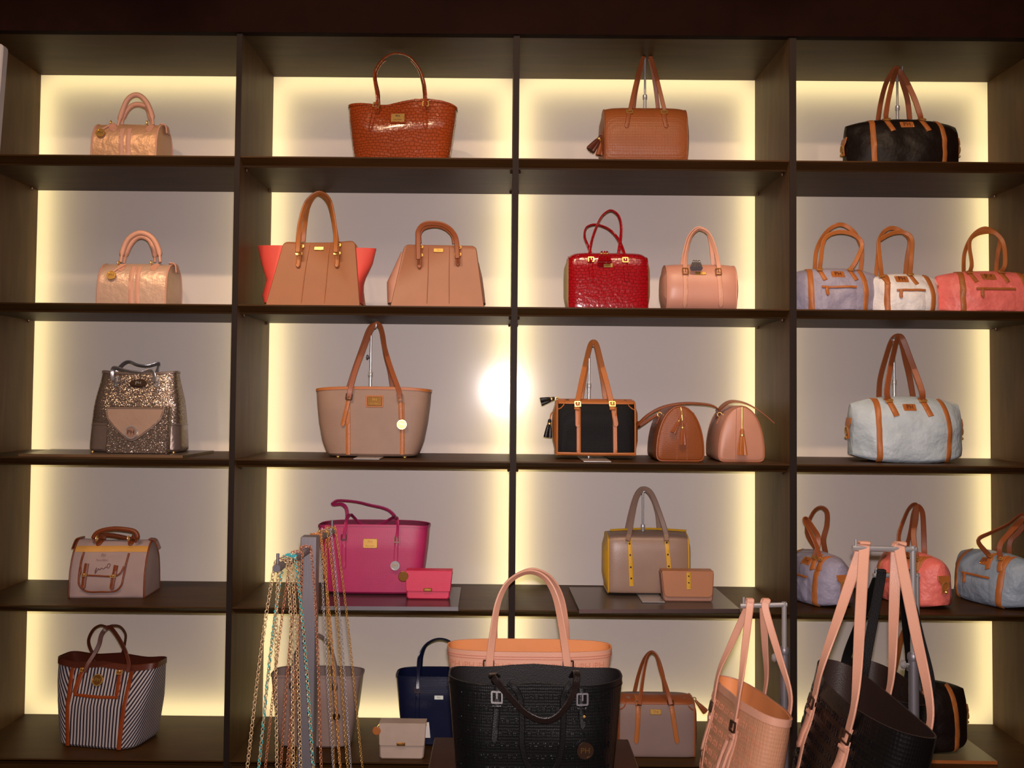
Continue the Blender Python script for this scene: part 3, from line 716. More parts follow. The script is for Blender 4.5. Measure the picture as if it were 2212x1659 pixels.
# ---- structured winged totes of the second shelf
def winged(label, xs_bot, ybot, tl, tr, ydip, mfront, mwing, wing_l, wing_r, handles, tails, buckles, plate, seams, mstrap, Yc=.18, dep=.15):
    b = Bag('structured_tote', label, 'handbag', (xs_bot[0] + xs_bot[1]) / 2, 590, SZ[2], Yc, dep); k = b.k()
    bl, br = b.FX(xs_bot[0]), b.FX(xs_bot[1]); TL, TR = b.F(*tl), b.F(*tr); r = 12 * k; yf = -dep / 2
    def out(rr=r):
        o = [(bl, 0), (br, 0)]
        for c, a0 in (((TR[0] - rr, TR[1] - rr), 8), ((TL[0] + rr, TL[1] - rr), 90)):
            for j in range(5):
                a = math.radians(a0 + 82 * j / 4); o.append((c[0] + rr * math.cos(a), c[1] + rr * math.sin(a)))
            if a0 == 8: o += [(lerp(TR[0], TL[0], .35), lerp(TR[1], TL[1], .35) - ydip * k), (lerp(TR[0], TL[0], .65), lerp(TR[1], TL[1], .65) - ydip * k)]
        return o
    O = out(); H = max(p[1] for p in O); sl = dep * .38 / H; tilt = lambda x, z: sl * z - .006 * math.sin(PI * min(1, max(0, z / H)))
    solid('front_panel', O, yf, yf + .007, mfront, b.o, .0022, tilt)
    solid('back_panel', O, dep / 2 - .007, dep / 2, mfront, b.o, .0022, lambda x, z: -tilt(x, z))
    S = Flat(yf, sl, lambda x, z: -.006 * math.sin(PI * min(1, max(0, z / H)))).S
    # gussets: folded side walls that open out as wings
    for wg, side in ((wing_l, -1), (wing_r, 1)):
        rows = []
        for px_out, px_in, py in wg:
            po = b.Q(px_out, py, 0); zi = max(0.0, po.z); t = zi / H; e = bl if side < 0 else br
            xi = lerp(e, TL[0] if side < 0 else TR[0], min(1, t)) - side * .010
            yi = dep / 2 - .006 - sl * zi; xo = po.x
            row = []
            for j in range(13):
                a = PI * j / 12; wgt = max(0.0, math.sin(a)) ** .8; row.append((lerp(xi, xo, wgt), -yi * math.cos(a) * (1 if True else 1), zi if zi > .004 else 0.0))
            rows.append(row)
        G = Geo(); v, f = rings_geo(rows, False, False, closed=False); G.add(v, f)
        inner = [[(x - side * .004, y * .97, z) for x, y, z in r_] for r_ in rows]
        v2, f2 = rings_geo(inner, False, False, closed=False); G.add(v2, [tuple(reversed(q)) for q in f2])
        n = 13; base = 0; o2 = len(v)
        rim = [(j, j + 1, o2 + j + 1, o2 + j) for j in range(n - 1)]; G.f += rim
        mesh('side_gusset', G.v, G.f, mwing, b.o)
    box('base', bl + .004, br - .004, yf + .005, dep / 2 - .005, 0.0, .008, mfront, b.o, .002)
    for sx in seams:
        P = smooth([Vector((*b.F(*p), 0)) for p in sx], 12)
        tube('seam', [Vector((p.x, S(p.x, p.y) - .0002, p.y)) for p in P], .0009, mstrap, b.o, seg=5)
    for pts, tw in handles: strap(b, pts, 10.5, mstrap, twist=tw, t=.006)
    for t in tails: bandpx(b, S, t, 10, mstrap, tip1=True, t=.004)
    for (x, y) in buckles: bucklepx(b, S, x, y, 15, 7, GOLD, off=.004)
    nameplate(b, S, *plate, GOLD, border=None, text='PH', tm=OLDGOLD, rivets=False)
    return b
TANFLAT = mat('camel_leather', (158, 96, 56), .5, bump=.15)
ROSETAN = mat('rose_camel_leather', (166, 108, 78), .42, bump=.15)
winged('camel trapezoid tote with bright coral side wings', (573, 779), 656, (602, 516), (763, 514), 3, TANFLAT, mat('coral_leather', (232, 82, 68), .55, bump=.1),
       [(574, 0, 657), (568, 0, 640), (577, 0, 605), (565, 0, 570), (556, 0, 531)], [(783, 0, 657), (785, 0, 615), (790, 0, 600), (805, 0, 570), (813, 0, 537)],
       [([(643, 545, -.44), (645, 510, -.3), (649, 478, -.24), (662, 437, -.2), (688, 416, -.18), (711, 430, -.2), (721, 470, -.24), (725, 510, -.3), (725, 545, -.44)], .6),
        ([(655, 522, .25), (658, 490, .22), (665, 450, .18), (677, 426, .16), (690, 420, .15), (708, 436, .16), (719, 470, .2), (728, 522, .25)], .6)],
       [[(643, 527), (641, 548), (639, 575)], [(724, 527), (724, 550), (724, 575)]], [(643, 529), (641, 546), (724, 526), (724, 545)], (683, 532, 21, 8),
       [[(663, 518), (655, 580), (650, 654)], [(706, 518), (703, 580), (700, 654)]], TAN)
winged('rose tan trapezoid handbag with one low curved strap', (843, 1047), 657, (868, 522), (1029, 525), 0, ROSETAN, mat('pale_pink_leather', (206, 150, 126), .5),
       [(838, 0, 657), (837, 0, 635), (836, 0, 610), (848, 0, 585), (866, 0, 545)], [(1049, 0, 657), (1046, 0, 630), (1042, 0, 600), (1035, 0, 570), (1026, 0, 545)],
       [([(904, 560, -.42), (903, 515, -.3), (904, 498, -.26), (915, 485, -.2), (935, 482, -.18), (958, 486, -.2), (977, 500, -.26), (986, 520, -.3), (988, 558, -.42)], .35),
        ([(906, 525, .2), (906, 505, .18), (916, 492, .15), (940, 487, .12), (962, 493, .15), (978, 508, .18), (982, 526, .2)], .35)],
       [[(904, 528), (904, 550), (904, 577)], [(988, 528), (988, 548), (988, 571)]], [(904, 530), (904, 549), (988, 531), (988, 547)], (945, 536, 22, 9),
       [[(923, 527), (923, 590), (922, 655)], [(969, 527), (969, 590), (970, 655)]], COGNAC)

# ---- nylon duffels
DUF = [(.80, 0), (.96, .05), (1, .2), (1, .42), (.93, .62), (.76, .8), (.5, .93), (.2, .99), (0, 1)]
def duffel(label, W_, H, D, m, trim, loc, rot=0.0, group=None, bands=.62, pocket=True, seed=1, lift=0.0, wr=.008, hs=.12, zl=.10, xoff=0.0, endclip=True, roty=0.0, patch='PH', tabs=True):
    b = Bag('duffel_bag', label, 'handbag', 0, 0, 0, loc[1], D, rot, group, loc=loc, roty=roty)
    B = Barrel(W_, H, D, DUF, hs=lambda u: 1 - hs * abs(u) ** 2.6, ds=lambda u: 1 - .70 * abs(u) ** 4.2, zl=lambda u: zl * abs(u) ** 3, wr=wr, seed=seed); b.B = B; b.trim = trim
    B.build(b, m, bulge=.004, nx=34); S = B.S; k = .0014; bw = .0165
    for sx in (-1, 1):
        xb = sx * bands * W_ / 2
        band('trim_band', b, S, [(xb - sx * .004, B.top(xb) * .992), (xb, H * .75), (xb + sx * .003, H * .4), (xb, .004)], bw, trim, t=.002, n=34)
        if endclip:
            xe = sx * (W_ / 2 + .003)
            q = [Vector((xe, 0, H * .66)), Vector((xe + sx * .006, 0, H * .5)), Vector((xe + sx * .004, 0, H * .34))]
            v, f = ribbon_geo(smooth(q, 10), [Vector((0, 1, 0))] * 10, [.045, .045, .044, .040, .026, .022, .022, .022, .022, .020], .004); e = mesh('end_tab', v, f, trim, b.o)
            ring_on('clip_ring', b, (xe + sx * .009, 0, H * .47), .012, .002, GOLD, 'X', parent=e)
            v, f = lathe_geo([(.003, 0), (.005, .003), (.005, .006), (.002, .009)], 10, Matrix.Translation((xe + sx * .006, 0, H * .36)) @ Matrix.Rotation(sx * PI / 2, 4, 'Y')); mesh('stud', v, f, GOLD, e)
    b.patch = patch
    if pocket:
        pw = W_ * .40
        po = stick('pocket', b, S, grid_geo(pw, H * .50, .004), -.0, H * .28, m)
        band('zip_trim', b, S, [(-pw / 2, H * .55), (0, H * .55), (pw / 2, H * .55)], .007, trim, off=.003, t=.002, n=14)
        band('zip_pull', b, S, [(-pw * .36, H * .56), (-pw * .37, H * .46), (-pw * .36, H * .36)], .010, trim, off=.006, t=.003, n=10, tip1=True)
    return b, B
def grid_geo(w, h, t, nx=12, nz=8):
    v = []; f = []
    for j in range(nz + 1):
        for i in range(nx + 1):
            e = min(i, nx - i, j, nz - j); v.append((-w / 2 + w * i / nx, -h / 2 + h * j / nz, t * (0 if e == 0 else .75 if e == 1 else 1)))
    for j in range(nz):
        for i in range(nx): a = j * (nx + 1) + i; f.append((a, a + 1, a + nx + 2, a + nx + 1))
    return v, f
def dhandle(b, pts, m, w=.0165, twist=.25, t=.004, front=True):
    """pixel path with world depth for each point -> shoulder strap, its ends laid on the bag"""
    P = [b.inv @ W(x, y, Y) for x, y, Y in pts]; B = b.B
    for i in (0, -1):
        x = max(-.40 * B.w, min(.40 * B.w, P[i].x))
        if front:
            z = B.top(x) * .93; P[i] = Vector((x, B.S(x, z) - .006, z)); sg = .014
            tb = band('strap_tab', b, B.S, [(x, B.top(x) * .97), (x + sg * .4, B.h * .84), (x + sg, B.h * .70)], w, b.trim, t=.0035, n=16)
            buckle(b, B.S, x + .001, B.top(x) * .91, w * 1.35, .011, GOLD, off=.006, parent=tb)
        else:
            z = B.top(x) * .90; P[i] = Vector((x, -B.S(x, z) + .004, z))
    if front and b.patch:
        dx = max(-.02, min(.02, (P[0].x + P[-1].x) / 2 + .006)); zp = B.h * .83
        pl = stick('leather_patch', b, B.S, flat_geo(rrect(.042, .021, .003, 3), .002), dx, zp, b.trim)
        stick('lettering', b, B.S, text_geo(b.patch, .019), dx, zp, BROWN, off=.0026, parent=pl)
        for sx in (-1, 1):
            for sz in (-1, 1): stick('rivet', b, B.S, flat_geo(circ(.0013, 8), .0012), dx + sx * .018, zp + sz * .0075, GOLD, off=.002, parent=pl)
    return handle('handle', P, w, m, b.o, t=t, twist=twist, n=48, ydir=(b.inv.to_3x3() @ Vector((0, 1, 0))))
def mid(xl, xr, py, Y): return (W((xl + xr) / 2, py, Y)).x
G2 = 'nylon duffel bags on the second shelf'; G4 = 'nylon duffel bags on the fourth shelf'
BLACKNY = mat('black_nylon', (24, 14, 10), .5, kind='nylon', bump=.35, spec=.3)
LAV = mat('lavender_grey_nylon', (156, 150, 172), .5, kind='nylon', bump=.7); WHITENY = mat('white_nylon', (238, 234, 234), .5, kind='nylon', bump=.7)
CORAL = mat('coral_pink_nylon', (255, 126, 116), .45, kind='nylon', bump=.7); SKY = mat('pale_blue_nylon', (190, 204, 214), .45, kind='nylon', bump=.7)
BLUEGREY = mat('blue_grey_nylon', (146, 162, 180), .45, kind='nylon', bump=.7)
def dsize(xl, xr, ytop, row, Yc, D):
    a, c = W(xl, ytop, Yc), W(xr, ytop, Yc); h = W((xl + xr) / 2, ytop, Yc).z - SZ[row]; return (a.x + c.x) / 2, c.x - a.x, h
# black duffel, top shelf
x, w, h = dsize(1826, 2062, 260, 1, .20, .17)
b, B = duffel('black nylon duffel with orange tan trim on the top shelf', w, h, .17, BLACKNY, TAN, (x, .20, SZ[1]), pocket=False, seed=2)
dhandle(b, [(1917, 268, .14), (1914, 245, .14), (1921, 205, .15), (1930, 170, .17), (1938, 152, .18), (1946, 158, .18), (1960, 180, .17), (1976, 215, .15), (1987, 247, .14), (1993, 268, .14)], COGNAC)
dhandle(b, [(1895, 258, .25), (1902, 225, .24), (1914, 180, .22), (1930, 152, .2), (1940, 150, .2), (1950, 180, .22), (1961, 220, .24), (1968, 262, .25)], COGNAC, front=False)
stand('slim steel stand behind the black duffel on the top shelf', 1938, 147, .205, SZ[1])
# three duffels of the second shelf
for lab, xl, xr, yt, m, Yc, sd, hp, rp in (
    ('lavender grey nylon duffel half hidden behind the divider on the second shelf', 1706, 1887, 580, LAV, .20, 5,
     [(1776, 596, .13), (1773, 562, .15), (1778, 525, .16), (1790, 508, .17), (1816, 501, .17), (1846, 508, .17), (1862, 528, .17), (1850, 562, .15), (1843, 596, .13)],
     [(1756, 572, .26), (1764, 540, .25), (1782, 505, .22), (1803, 488, .2), (1822, 486, .2), (1843, 500, .2), (1858, 525, .22), (1862, 550, .24), (1852, 575, .26)]),
    ('white nylon duffel between the lavender and coral duffels', 1874, 2022, 592, WHITENY, .19, 6,
     [(1913, 602, .12), (1902, 570, .14), (1898, 525, .16), (1905, 515, .17), (1930, 503, .18), (1955, 503, .18), (1970, 518, .17), (1968, 560, .14), (1975, 602, .12)],
     [(1890, 590, .24), (1897, 545, .23), (1899, 518, .22), (1913, 497, .2), (1932, 493, .2), (1952, 503, .2), (1965, 520, .22), (1959, 560, .23), (1952, 590, .24)]),
    ('coral pink nylon duffel at the right end of the second shelf', 2022, 2232, 586, CORAL, .18, 7,
     [(2106, 605, .10), (2099, 570, .12), (2094, 530, .14), (2100, 512, .15), (2122, 502, .16), (2148, 503, .16), (2167, 525, .15), (2171, 570, .12), (2174, 605, .10)],
     [(2077, 582, .24), (2083, 550, .23), (2097, 515, .2), (2118, 496, .18), (2138, 496, .18), (2160, 515, .2), (2155, 550, .22), (2146, 588, .24)])):
    x, w, h = dsize(xl, xr, yt, 2, Yc, .15)
    b, B = duffel(lab, w, h, .15, m, TAN, (x, Yc, SZ[2]), seed=sd, group=G2, wr=.009)
    dhandle(b, hp, TAN, w=.0135); dhandle(b, rp, TAN, w=.0135, front=False)
# pale blue duffel, third shelf
x, w, h = dsize(1836, 2068, 856, 3, .19, .19)
b, B = duffel('large pale blue nylon duffel hung on a stand on the third shelf', w, h, .19, SKY, TAN, (x, .19, SZ[3]), pocket=False, seed=9)
dhandle(b, [(1924, 868, .12), (1916, 845, .13), (1922, 800, .15), (1931, 760, .17), (1938, 732, .18), (1945, 727, .18), (1953, 740, .18), (1968, 780, .17), (1983, 820, .15), (1992, 847, .13), (1998, 868, .12)], COGNAC, w=.018)
dhandle(b, [(1896, 852, .26), (1901, 820, .25), (1914, 770, .23), (1925, 738, .21), (1936, 727, .2), (1946, 733, .2), (1957, 780, .23), (1966, 820, .25), (1971, 852, .26)], COGNAC, w=.018, front=False)
stand('slim steel stand holding the pale blue duffel on the third shelf', 1931, 724, .195, SZ[3])
# three small duffels turned on the fourth shelf
def turned(lab, cx, cy, Yc, rot, L, H, D, m, sd, hp, rp):
    p = W(cx, cy, Yc); b, B = duffel(lab, L, H, D, m, TAN, (p.x, Yc, SZ[4]), rot=rot, seed=sd, group=G4, wr=.007)
    dhandle(b, hp, COGNAC, w=.016, twist=.5); dhandle(b, rp, COGNAC, w=.016, twist=.5, front=False)
turned('lavender nylon duffel turned sideways beside the divider on the fourth shelf', 1768, 1250, .18, math.radians(-74), .25, .158, .15, LAV, 11,
       [(1770, 1196, .10), (1764, 1180, .11), (1750, 1150, .12), (1737, 1125, .12), (1742, 1121, .13), (1756, 1140, .13), (1768, 1165, .13), (1776, 1196, .13)],
       [(1741, 1192, .24), (1743, 1150, .22), (1755, 1110, .2), (1772, 1096, .18), (1786, 1106, .18), (1786, 1135, .19), (1779, 1165, .2), (1775, 1195, .22)])
turned('coral pink nylon duffel behind the hanging straps on the fourth shelf', 1972, 1250, .18, math.radians(-72), .26, .160, .15, CORAL, 12,
       [(1934, 1196, .12), (1941, 1165, .13), (1955, 1115, .15), (1968, 1093, .17), (1979, 1092, .18), (1978, 1120, .17), (1973, 1155, .14), (1972, 1200, .10)],
       [(1962, 1190, .28), (1966, 1150, .26), (1972, 1110, .22), (1980, 1092, .2), (1992, 1105, .2), (1995, 1140, .2), (1996, 1175, .2), (2003, 1204, .2)])
turned('blue grey nylon duffel at the right end of the fourth shelf', 2150, 1250, .19, math.radians(-72), .28, .162, .16, BLUEGREY, 13,
       [(2100, 1196, .13), (2113, 1168, .13), (2142, 1150, .14), (2175, 1134, .15), (2204, 1112, .16), (2208, 1122, .16), (2180, 1152, .13), (2160, 1178, .11), (2141, 1200, .10)],
       [(2150, 1192, .26), (2168, 1165, .25), (2190, 1135, .24), (2214, 1118, .22), (2222, 1122, .2), (2200, 1150, .2), (2182, 1170, .2), (2185, 1195, .2)])
# black duffel on the bottom shelf, on a board
x, w, h = dsize(1878, 2080, 1466, 5, .17, .17)
a = [WZ(*p, SZ[5] + .012) for p in ((1850, 1638), (2154, 1643), (2066, 1578), (1840, 1575))]
board('thin olive board under the black duffel on the bottom shelf', *[(q.x, q.y) for q in a], SZ[5], mat('olive_board', (112, 98, 72), .4, kind='brushed', bump=.1), TAN, .01)
b, B = duffel('black nylon duffel with tan bands on the bottom shelf', w, h - .014, .17, BLACKNY, TAN, (x, .17, SZ[5] + .0105), pocket=False, seed=14)
dhandle(b, [(1925, 1480, .11), (1930, 1440, .12), (1942, 1390, .14), (1953, 1362, .16), (1960, 1362, .16), (1972, 1400, .15), (1988, 1440, .12), (2000, 1478, .10)], TAN, w=.016)
dhandle(b, [(1925, 1478, .22), (1935, 1440, .21), (1947, 1385, .19), (1956, 1364, .18), (1966, 1385, .19), (1977, 1430, .21), (1985, 1478, .22)], TAN, w=.016, front=False)

# ---- pewter sequin tote and envelope clutch, third shelf
def pewter():
    a = [WZ(*p, SZ[3] + .010) for p in ((30, 984), (394, 990), (462, 976), (110, 972))]
    zt = SZ[3]
    Yf, Yb = .015, .30
    xa, xb, xc, xd = W(40, 985, Yf).x, W(395, 985, Yf).x, W(462, 975, Yb).x, W(112, 975, Yb).x
    board('thin bronze board under the pewter sequinned tote', (xa, Yf), (xb, Yf), (xc, Yb), (xd, Yb), zt, mat('bronze_board', (96, 80, 66), .35, 0.3, 'brushed', bump=.1), mat('bronze_edge', (176, 136, 100), .35, .8, 'brushed', bump=.1), .008)
    SEQ = mat('pewter_sequin', (150, 130, 118), .24, .75, 'sequin', bump=.55); PEW = mat('pewter_leather', (138, 118, 108), .33, .5, 'crinkle', bump=.3)
    b = Bag('sequin_tote', 'pewter sequinned tote with floppy straps on the third shelf', 'handbag', 285, 880, SZ[3] + .0082, .20, .15); k = b.k()
    h = b.Q(290, 803).z; c = b.FX(285)
    T = Tote(h, [(0, .148), (.12, .148), (.38, .143), (.62, .137), (.68, .134), (.9, .122), (1, .119)], [(0, .07), (.5, .066), (1, .035)], 4.2, top=lambda u: (4 * abs(u) ** 3 - 2) * k, wr=.004, seed=4)
    T.build(b, [SEQ, PEW], PEW, rim=PEW, rimh=.004, fmf=lambda p: 1 if p.z < h * .34 else 0); S = T.S
    P = [Vector((p[0], p[1], p[2])) for p in T.ring(.34, -.0006)]; tube('seam', P, .0012, PEW, b.o, seg=5, closed=True)
    sil = mat('silver_leather', (176, 170, 172), .3, .75, 'crinkle', bump=.2)
    strap(b, [(243, 822, -.5), (243, 800, -.5), (250, 794, -.55), (275, 801, -.58), (305, 804, -.56), (325, 799, -.5), (333, 808, -.5), (332, 824, -.5)], 8, sil, twist=.5)
    strap(b, [(250, 806, .3), (256, 797, .3), (268, 785, .2), (280, 781, .15), (298, 788, .15), (320, 790, .2), (340, 785, .25), (343, 789, .3), (338, 806, .3)], 8, sil, twist=.6)
    for x in (242, 331):
        bandpx(b, S, [(x + 1, 812), (x, 822), (x - 1, 836)], 9, sil, 'strap_tab', tip1=True, t=.003)
        stick('rivet', b, S, flat_geo(circ(1.8 * k, 10), .002), *b.F(x, 832), CHROME, off=.003); stick('rivet', b, S, flat_geo(circ(1.8 * k, 10), .002), *b.F(x, 815), CHROME, off=.003)
    pl = stick('oval_plate', b, S, flat_geo([(19 * k * math.cos(2 * PI * j / 24), 9 * k * math.sin(2 * PI * j / 24)) for j in range(24)], .003), *b.F(291, 828), DARKMETAL)
    stick('lettering', b, S, text_geo('PH', 11 * k), *b.F(291, 828), CHROME, off=.0036, parent=pl)
    for sx in (-1, 1):
        v, f = lathe_geo([(.005, 0), (.005, .004), (.003, .006)], 10, Matrix.Translation((sx * .128, -.058, .004)) @ Matrix.Rotation(PI, 4, 'X')); mesh('foot', v, f, GOLD, b.o)
    # clutch in front
    b = Bag('envelope_clutch', 'pewter envelope clutch with pointed flap and round lock before the sequinned tote', 'clutch', 296, 930, SZ[3] + .0082, .085, .03); k = b.k()
    h = b.Q(296, 878).z; x0, x1 = b.FX(228), b.FX(362); yf = -.015
    lean = .25
    yf_ = lambda x, z: lean * .0 + .010 * math.cos(PI * (z / h - .5)) * -1 + .012 * z / h
    solid('body', [(x0 + .004, 0), (x1 - .004, 0), (x1, .012), (x1, h - .004), (x1 - .004, h), (x0 + .004, h), (x0, h - .004), (x0, .012)], yf, .015, SEQ, b.o, .004, lambda x, z: .012 * z / h)
    fl = [b.F(*p) for p in ((229, 880), (227, 893), (230, 905), (244, 922), (262, 940), (275, 950), (283, 953), (291, 951), (305, 942), (330, 923), (346, 907), (352, 893), (354, 881))]
    solid('flap', list(reversed(fl)), yf - .005, yf - .0005, mat('pewter_foil_flap', (204, 168, 146), .3, .4, 'crinkle', bump=.15), b.o, .0015, lambda x, z: .012 * z / h)
    S = Flat(yf - .005, .012 / h).S
    P = [Vector((x, S(x, z) - .0005, z)) for x, z in inset2(list(reversed(fl)), .004)]; tube('flap_piping', P, .0012, PEW, b.o, seg=5, closed=True)
    disc('turn_lock', b, S, *b.F(283.5, 934), 14 * k, mat('rose_metal', (176, 136, 118), .3, .35, 'plain'), ring=CHROME, text='PH', tm=DARKMETAL, off=.0005)
pewter()

# ---- open totes
def tote(name, label, px, py, row, Yc, dep, tl, tr, ytop, bl, br, m, lining, mids=(), n=4.2, wr=.001, rim=None, rimpx=4, hd=None, top=None, lift=0, dent=None, fmf=None, zbase=None, seed=1):
    b = Bag(name, label, 'handbag', px, py, SZ[row] if zbase is None else zbase, Yc, dep, lift=lift); k = b.k()
    h = b.Q(px, ytop).z; c = (b.FX(tl) + b.FX(tr)) / 2; wt = (b.FX(tr) - b.FX(tl)) / 2; wb = (b.FX(br) - b.FX(bl)) / 2
    b.o.location.x += c; b.inv = Matrix.Translation((-c, 0, 0)) @ b.inv
    T = Tote(h, [(0, wb)] + [(t, lerp(wb, wt, q)) for t, q in mids] + [(1, wt)], hd or [(0, dep / 2), (.7, dep / 2), (1, dep * .44)], n, top=top or (lambda u: 0.0), wr=wr, dent=dent, seed=seed)
    T.build(b, m, lining, rim=rim, rimh=rimpx * k, fmf=fmf); return b, T
def greige():
    m = mat('greige_saffiano', (152, 122, 104), .55, kind='weave', scale=1.6, bump=.18)
    b, T = tote('tote_bag', 'greige tote with tan straps and gold plate on the third shelf', 802, 910, 3, .19, .15, 676, 927, 839, 706, 903, m, BROWN,
                mids=((.06, .12), (.2, .42), (.5, .74), (.8, .93)), rim=TAN, rimpx=4.5, top=lambda u: .004 * (1 - u * u) - .004 * abs(u) ** 5, lift=.004); S = T.S
    stand('slim steel stand holding the greige tote on the third shelf', 802, 702, .17, SZ[3], base_w=.08, base_d=.17, knob=771, base_y=-.06)
    strap(b, [(754, 858, -.5), (757, 840, -.5), (768, 800, -.42), (786, 752, -.3), (800, 715, -.2), (810, 702, -.15), (817, 700, -.15), (824, 712, -.2), (832, 755, -.3), (847, 803, -.42), (861, 842, -.5), (863, 858, -.5)], 11, COGNAC, twist=.3)
    strap(b, [(753, 838, .4), (765, 800, .36), (782, 752, .25), (797, 712, .15), (808, 702, .1), (818, 703, .1), (826, 720, .12), (833, 765, .25), (842, 800, .36), (848, 838, .4)], 11, COGNAC, twist=.3)
    for x in (752, 869): bandpx(b, S, [(x - .5, 870), (x, 930), (x, 982)], 9.5, TAN, 'trim_band', t=.002)
    bandpx(b, S, [(755, 853), (751, 875), (745, 900), (740, 921)], 9, TAN, tip1=True, off=.003); bandpx(b, S, [(864, 853), (865, 870), (866, 905)], 9, TAN, 'charm_strap', off=.003)
    bucklepx(b, S, 754.5, 858, 15, 15, DARKMETAL, -.1, off=.006); bucklepx(b, S, 864, 860, 14, 17, DARKMETAL, .05, off=.006)
    nameplate(b, S, 809, 867, 32, 20, OLDGOLD, border=TAN, text='PH', line='Paris Hilton', tm=GOLD)
    disc('charm', b, S, *b.F(868, 917), 10.5 * b.k(), OLDGOLD, ring=GOLD, text='PH', tm=GOLD, off=.007)
    for sx in (-1, 1):
        v, f = lathe_geo([(.006, 0), (.006, .003), (.003, .004)], 10, Matrix.Translation((sx * .105, -.055, .0)) @ Matrix.Rotation(PI, 4, 'X')); mesh('foot', v, f, GOLD, b.o)
greige()
def magenta():
    m = mat('magenta_saffiano', (178, 44, 96), .45, kind='weave', scale=1.6, bump=.12); z = SZ[4] + .0125
    a = [WZ(*p, z) for p in ((694, 1309), (990, 1311), (996, 1268), (705, 1266))]
    board('thin dark board with silver edge under the magenta tote', *[(q.x, q.y) for q in a], SZ[4], mat('dark_board', (58, 50, 48), .25, kind='plain'), STEEL, .012)
    Yc = .215; dep = .14
    b, T = tote('tote_bag', 'magenta tote with gold plate and floppy straps on the fourth shelf', 804, 1200, 4, Yc, dep, 682, 924, 1137, 704, 905, m, mat('magenta_lining', (120, 20, 55), .6),
                mids=((.05, .12), (.3, .5), (.7, .85)), n=5, rim=m, rimpx=3, zbase=z, top=lambda u: .003 - .006 * abs(u) ** 4); S = T.S
    strap(b, [(743, 1162, -.5), (746, 1140, -.5), (750, 1118, -.35), (757, 1111, -.1), (766, 1118, .1), (778, 1131, .2), (800, 1137, .3)], 7.5, m, twist=.6)
    strap(b, [(800, 1139, .3), (826, 1131, .2), (843, 1121, .1), (854, 1116, -.2), (859, 1125, -.5), (859, 1145, -.5), (857, 1162, -.5)], 7.5, m, twist=.6)
    strap(b, [(744, 1140, .4), (750, 1118, .35), (748, 1098, .35), (738, 1089, .4), (722, 1090, .45), (719, 1087, .5), (732, 1081, .5), (770, 1084, .45), (800, 1091, .4), (828, 1097, .38), (845, 1106, .36), (855, 1120, .36), (860, 1140, .4)], 8, m, twist=.55)
    bandpx(b, S, [(743, 1157), (743, 1190), (743, 1227)], 9, m, tip1=True, t=.004); bandpx(b, S, [(857, 1157), (856, 1180), (855, 1212)], 8.5, m, 'charm_strap', t=.004)
    bucklepx(b, S, 743, 1161, 13, 13, DARKMETAL, off=.004); bucklepx(b, S, 857, 1165, 13, 15, DARKMETAL, off=.004)
    nameplate(b, S, 799.5, 1174, 31, 20, GOLD, text='PH', line='Paris Hilton', tm=OLDGOLD)
    disc('charm', b, S, *b.F(854, 1221), 10 * b.k(), CHROME, ring=CHROME, text='PH', tm=GOLD, off=.006)
magenta()
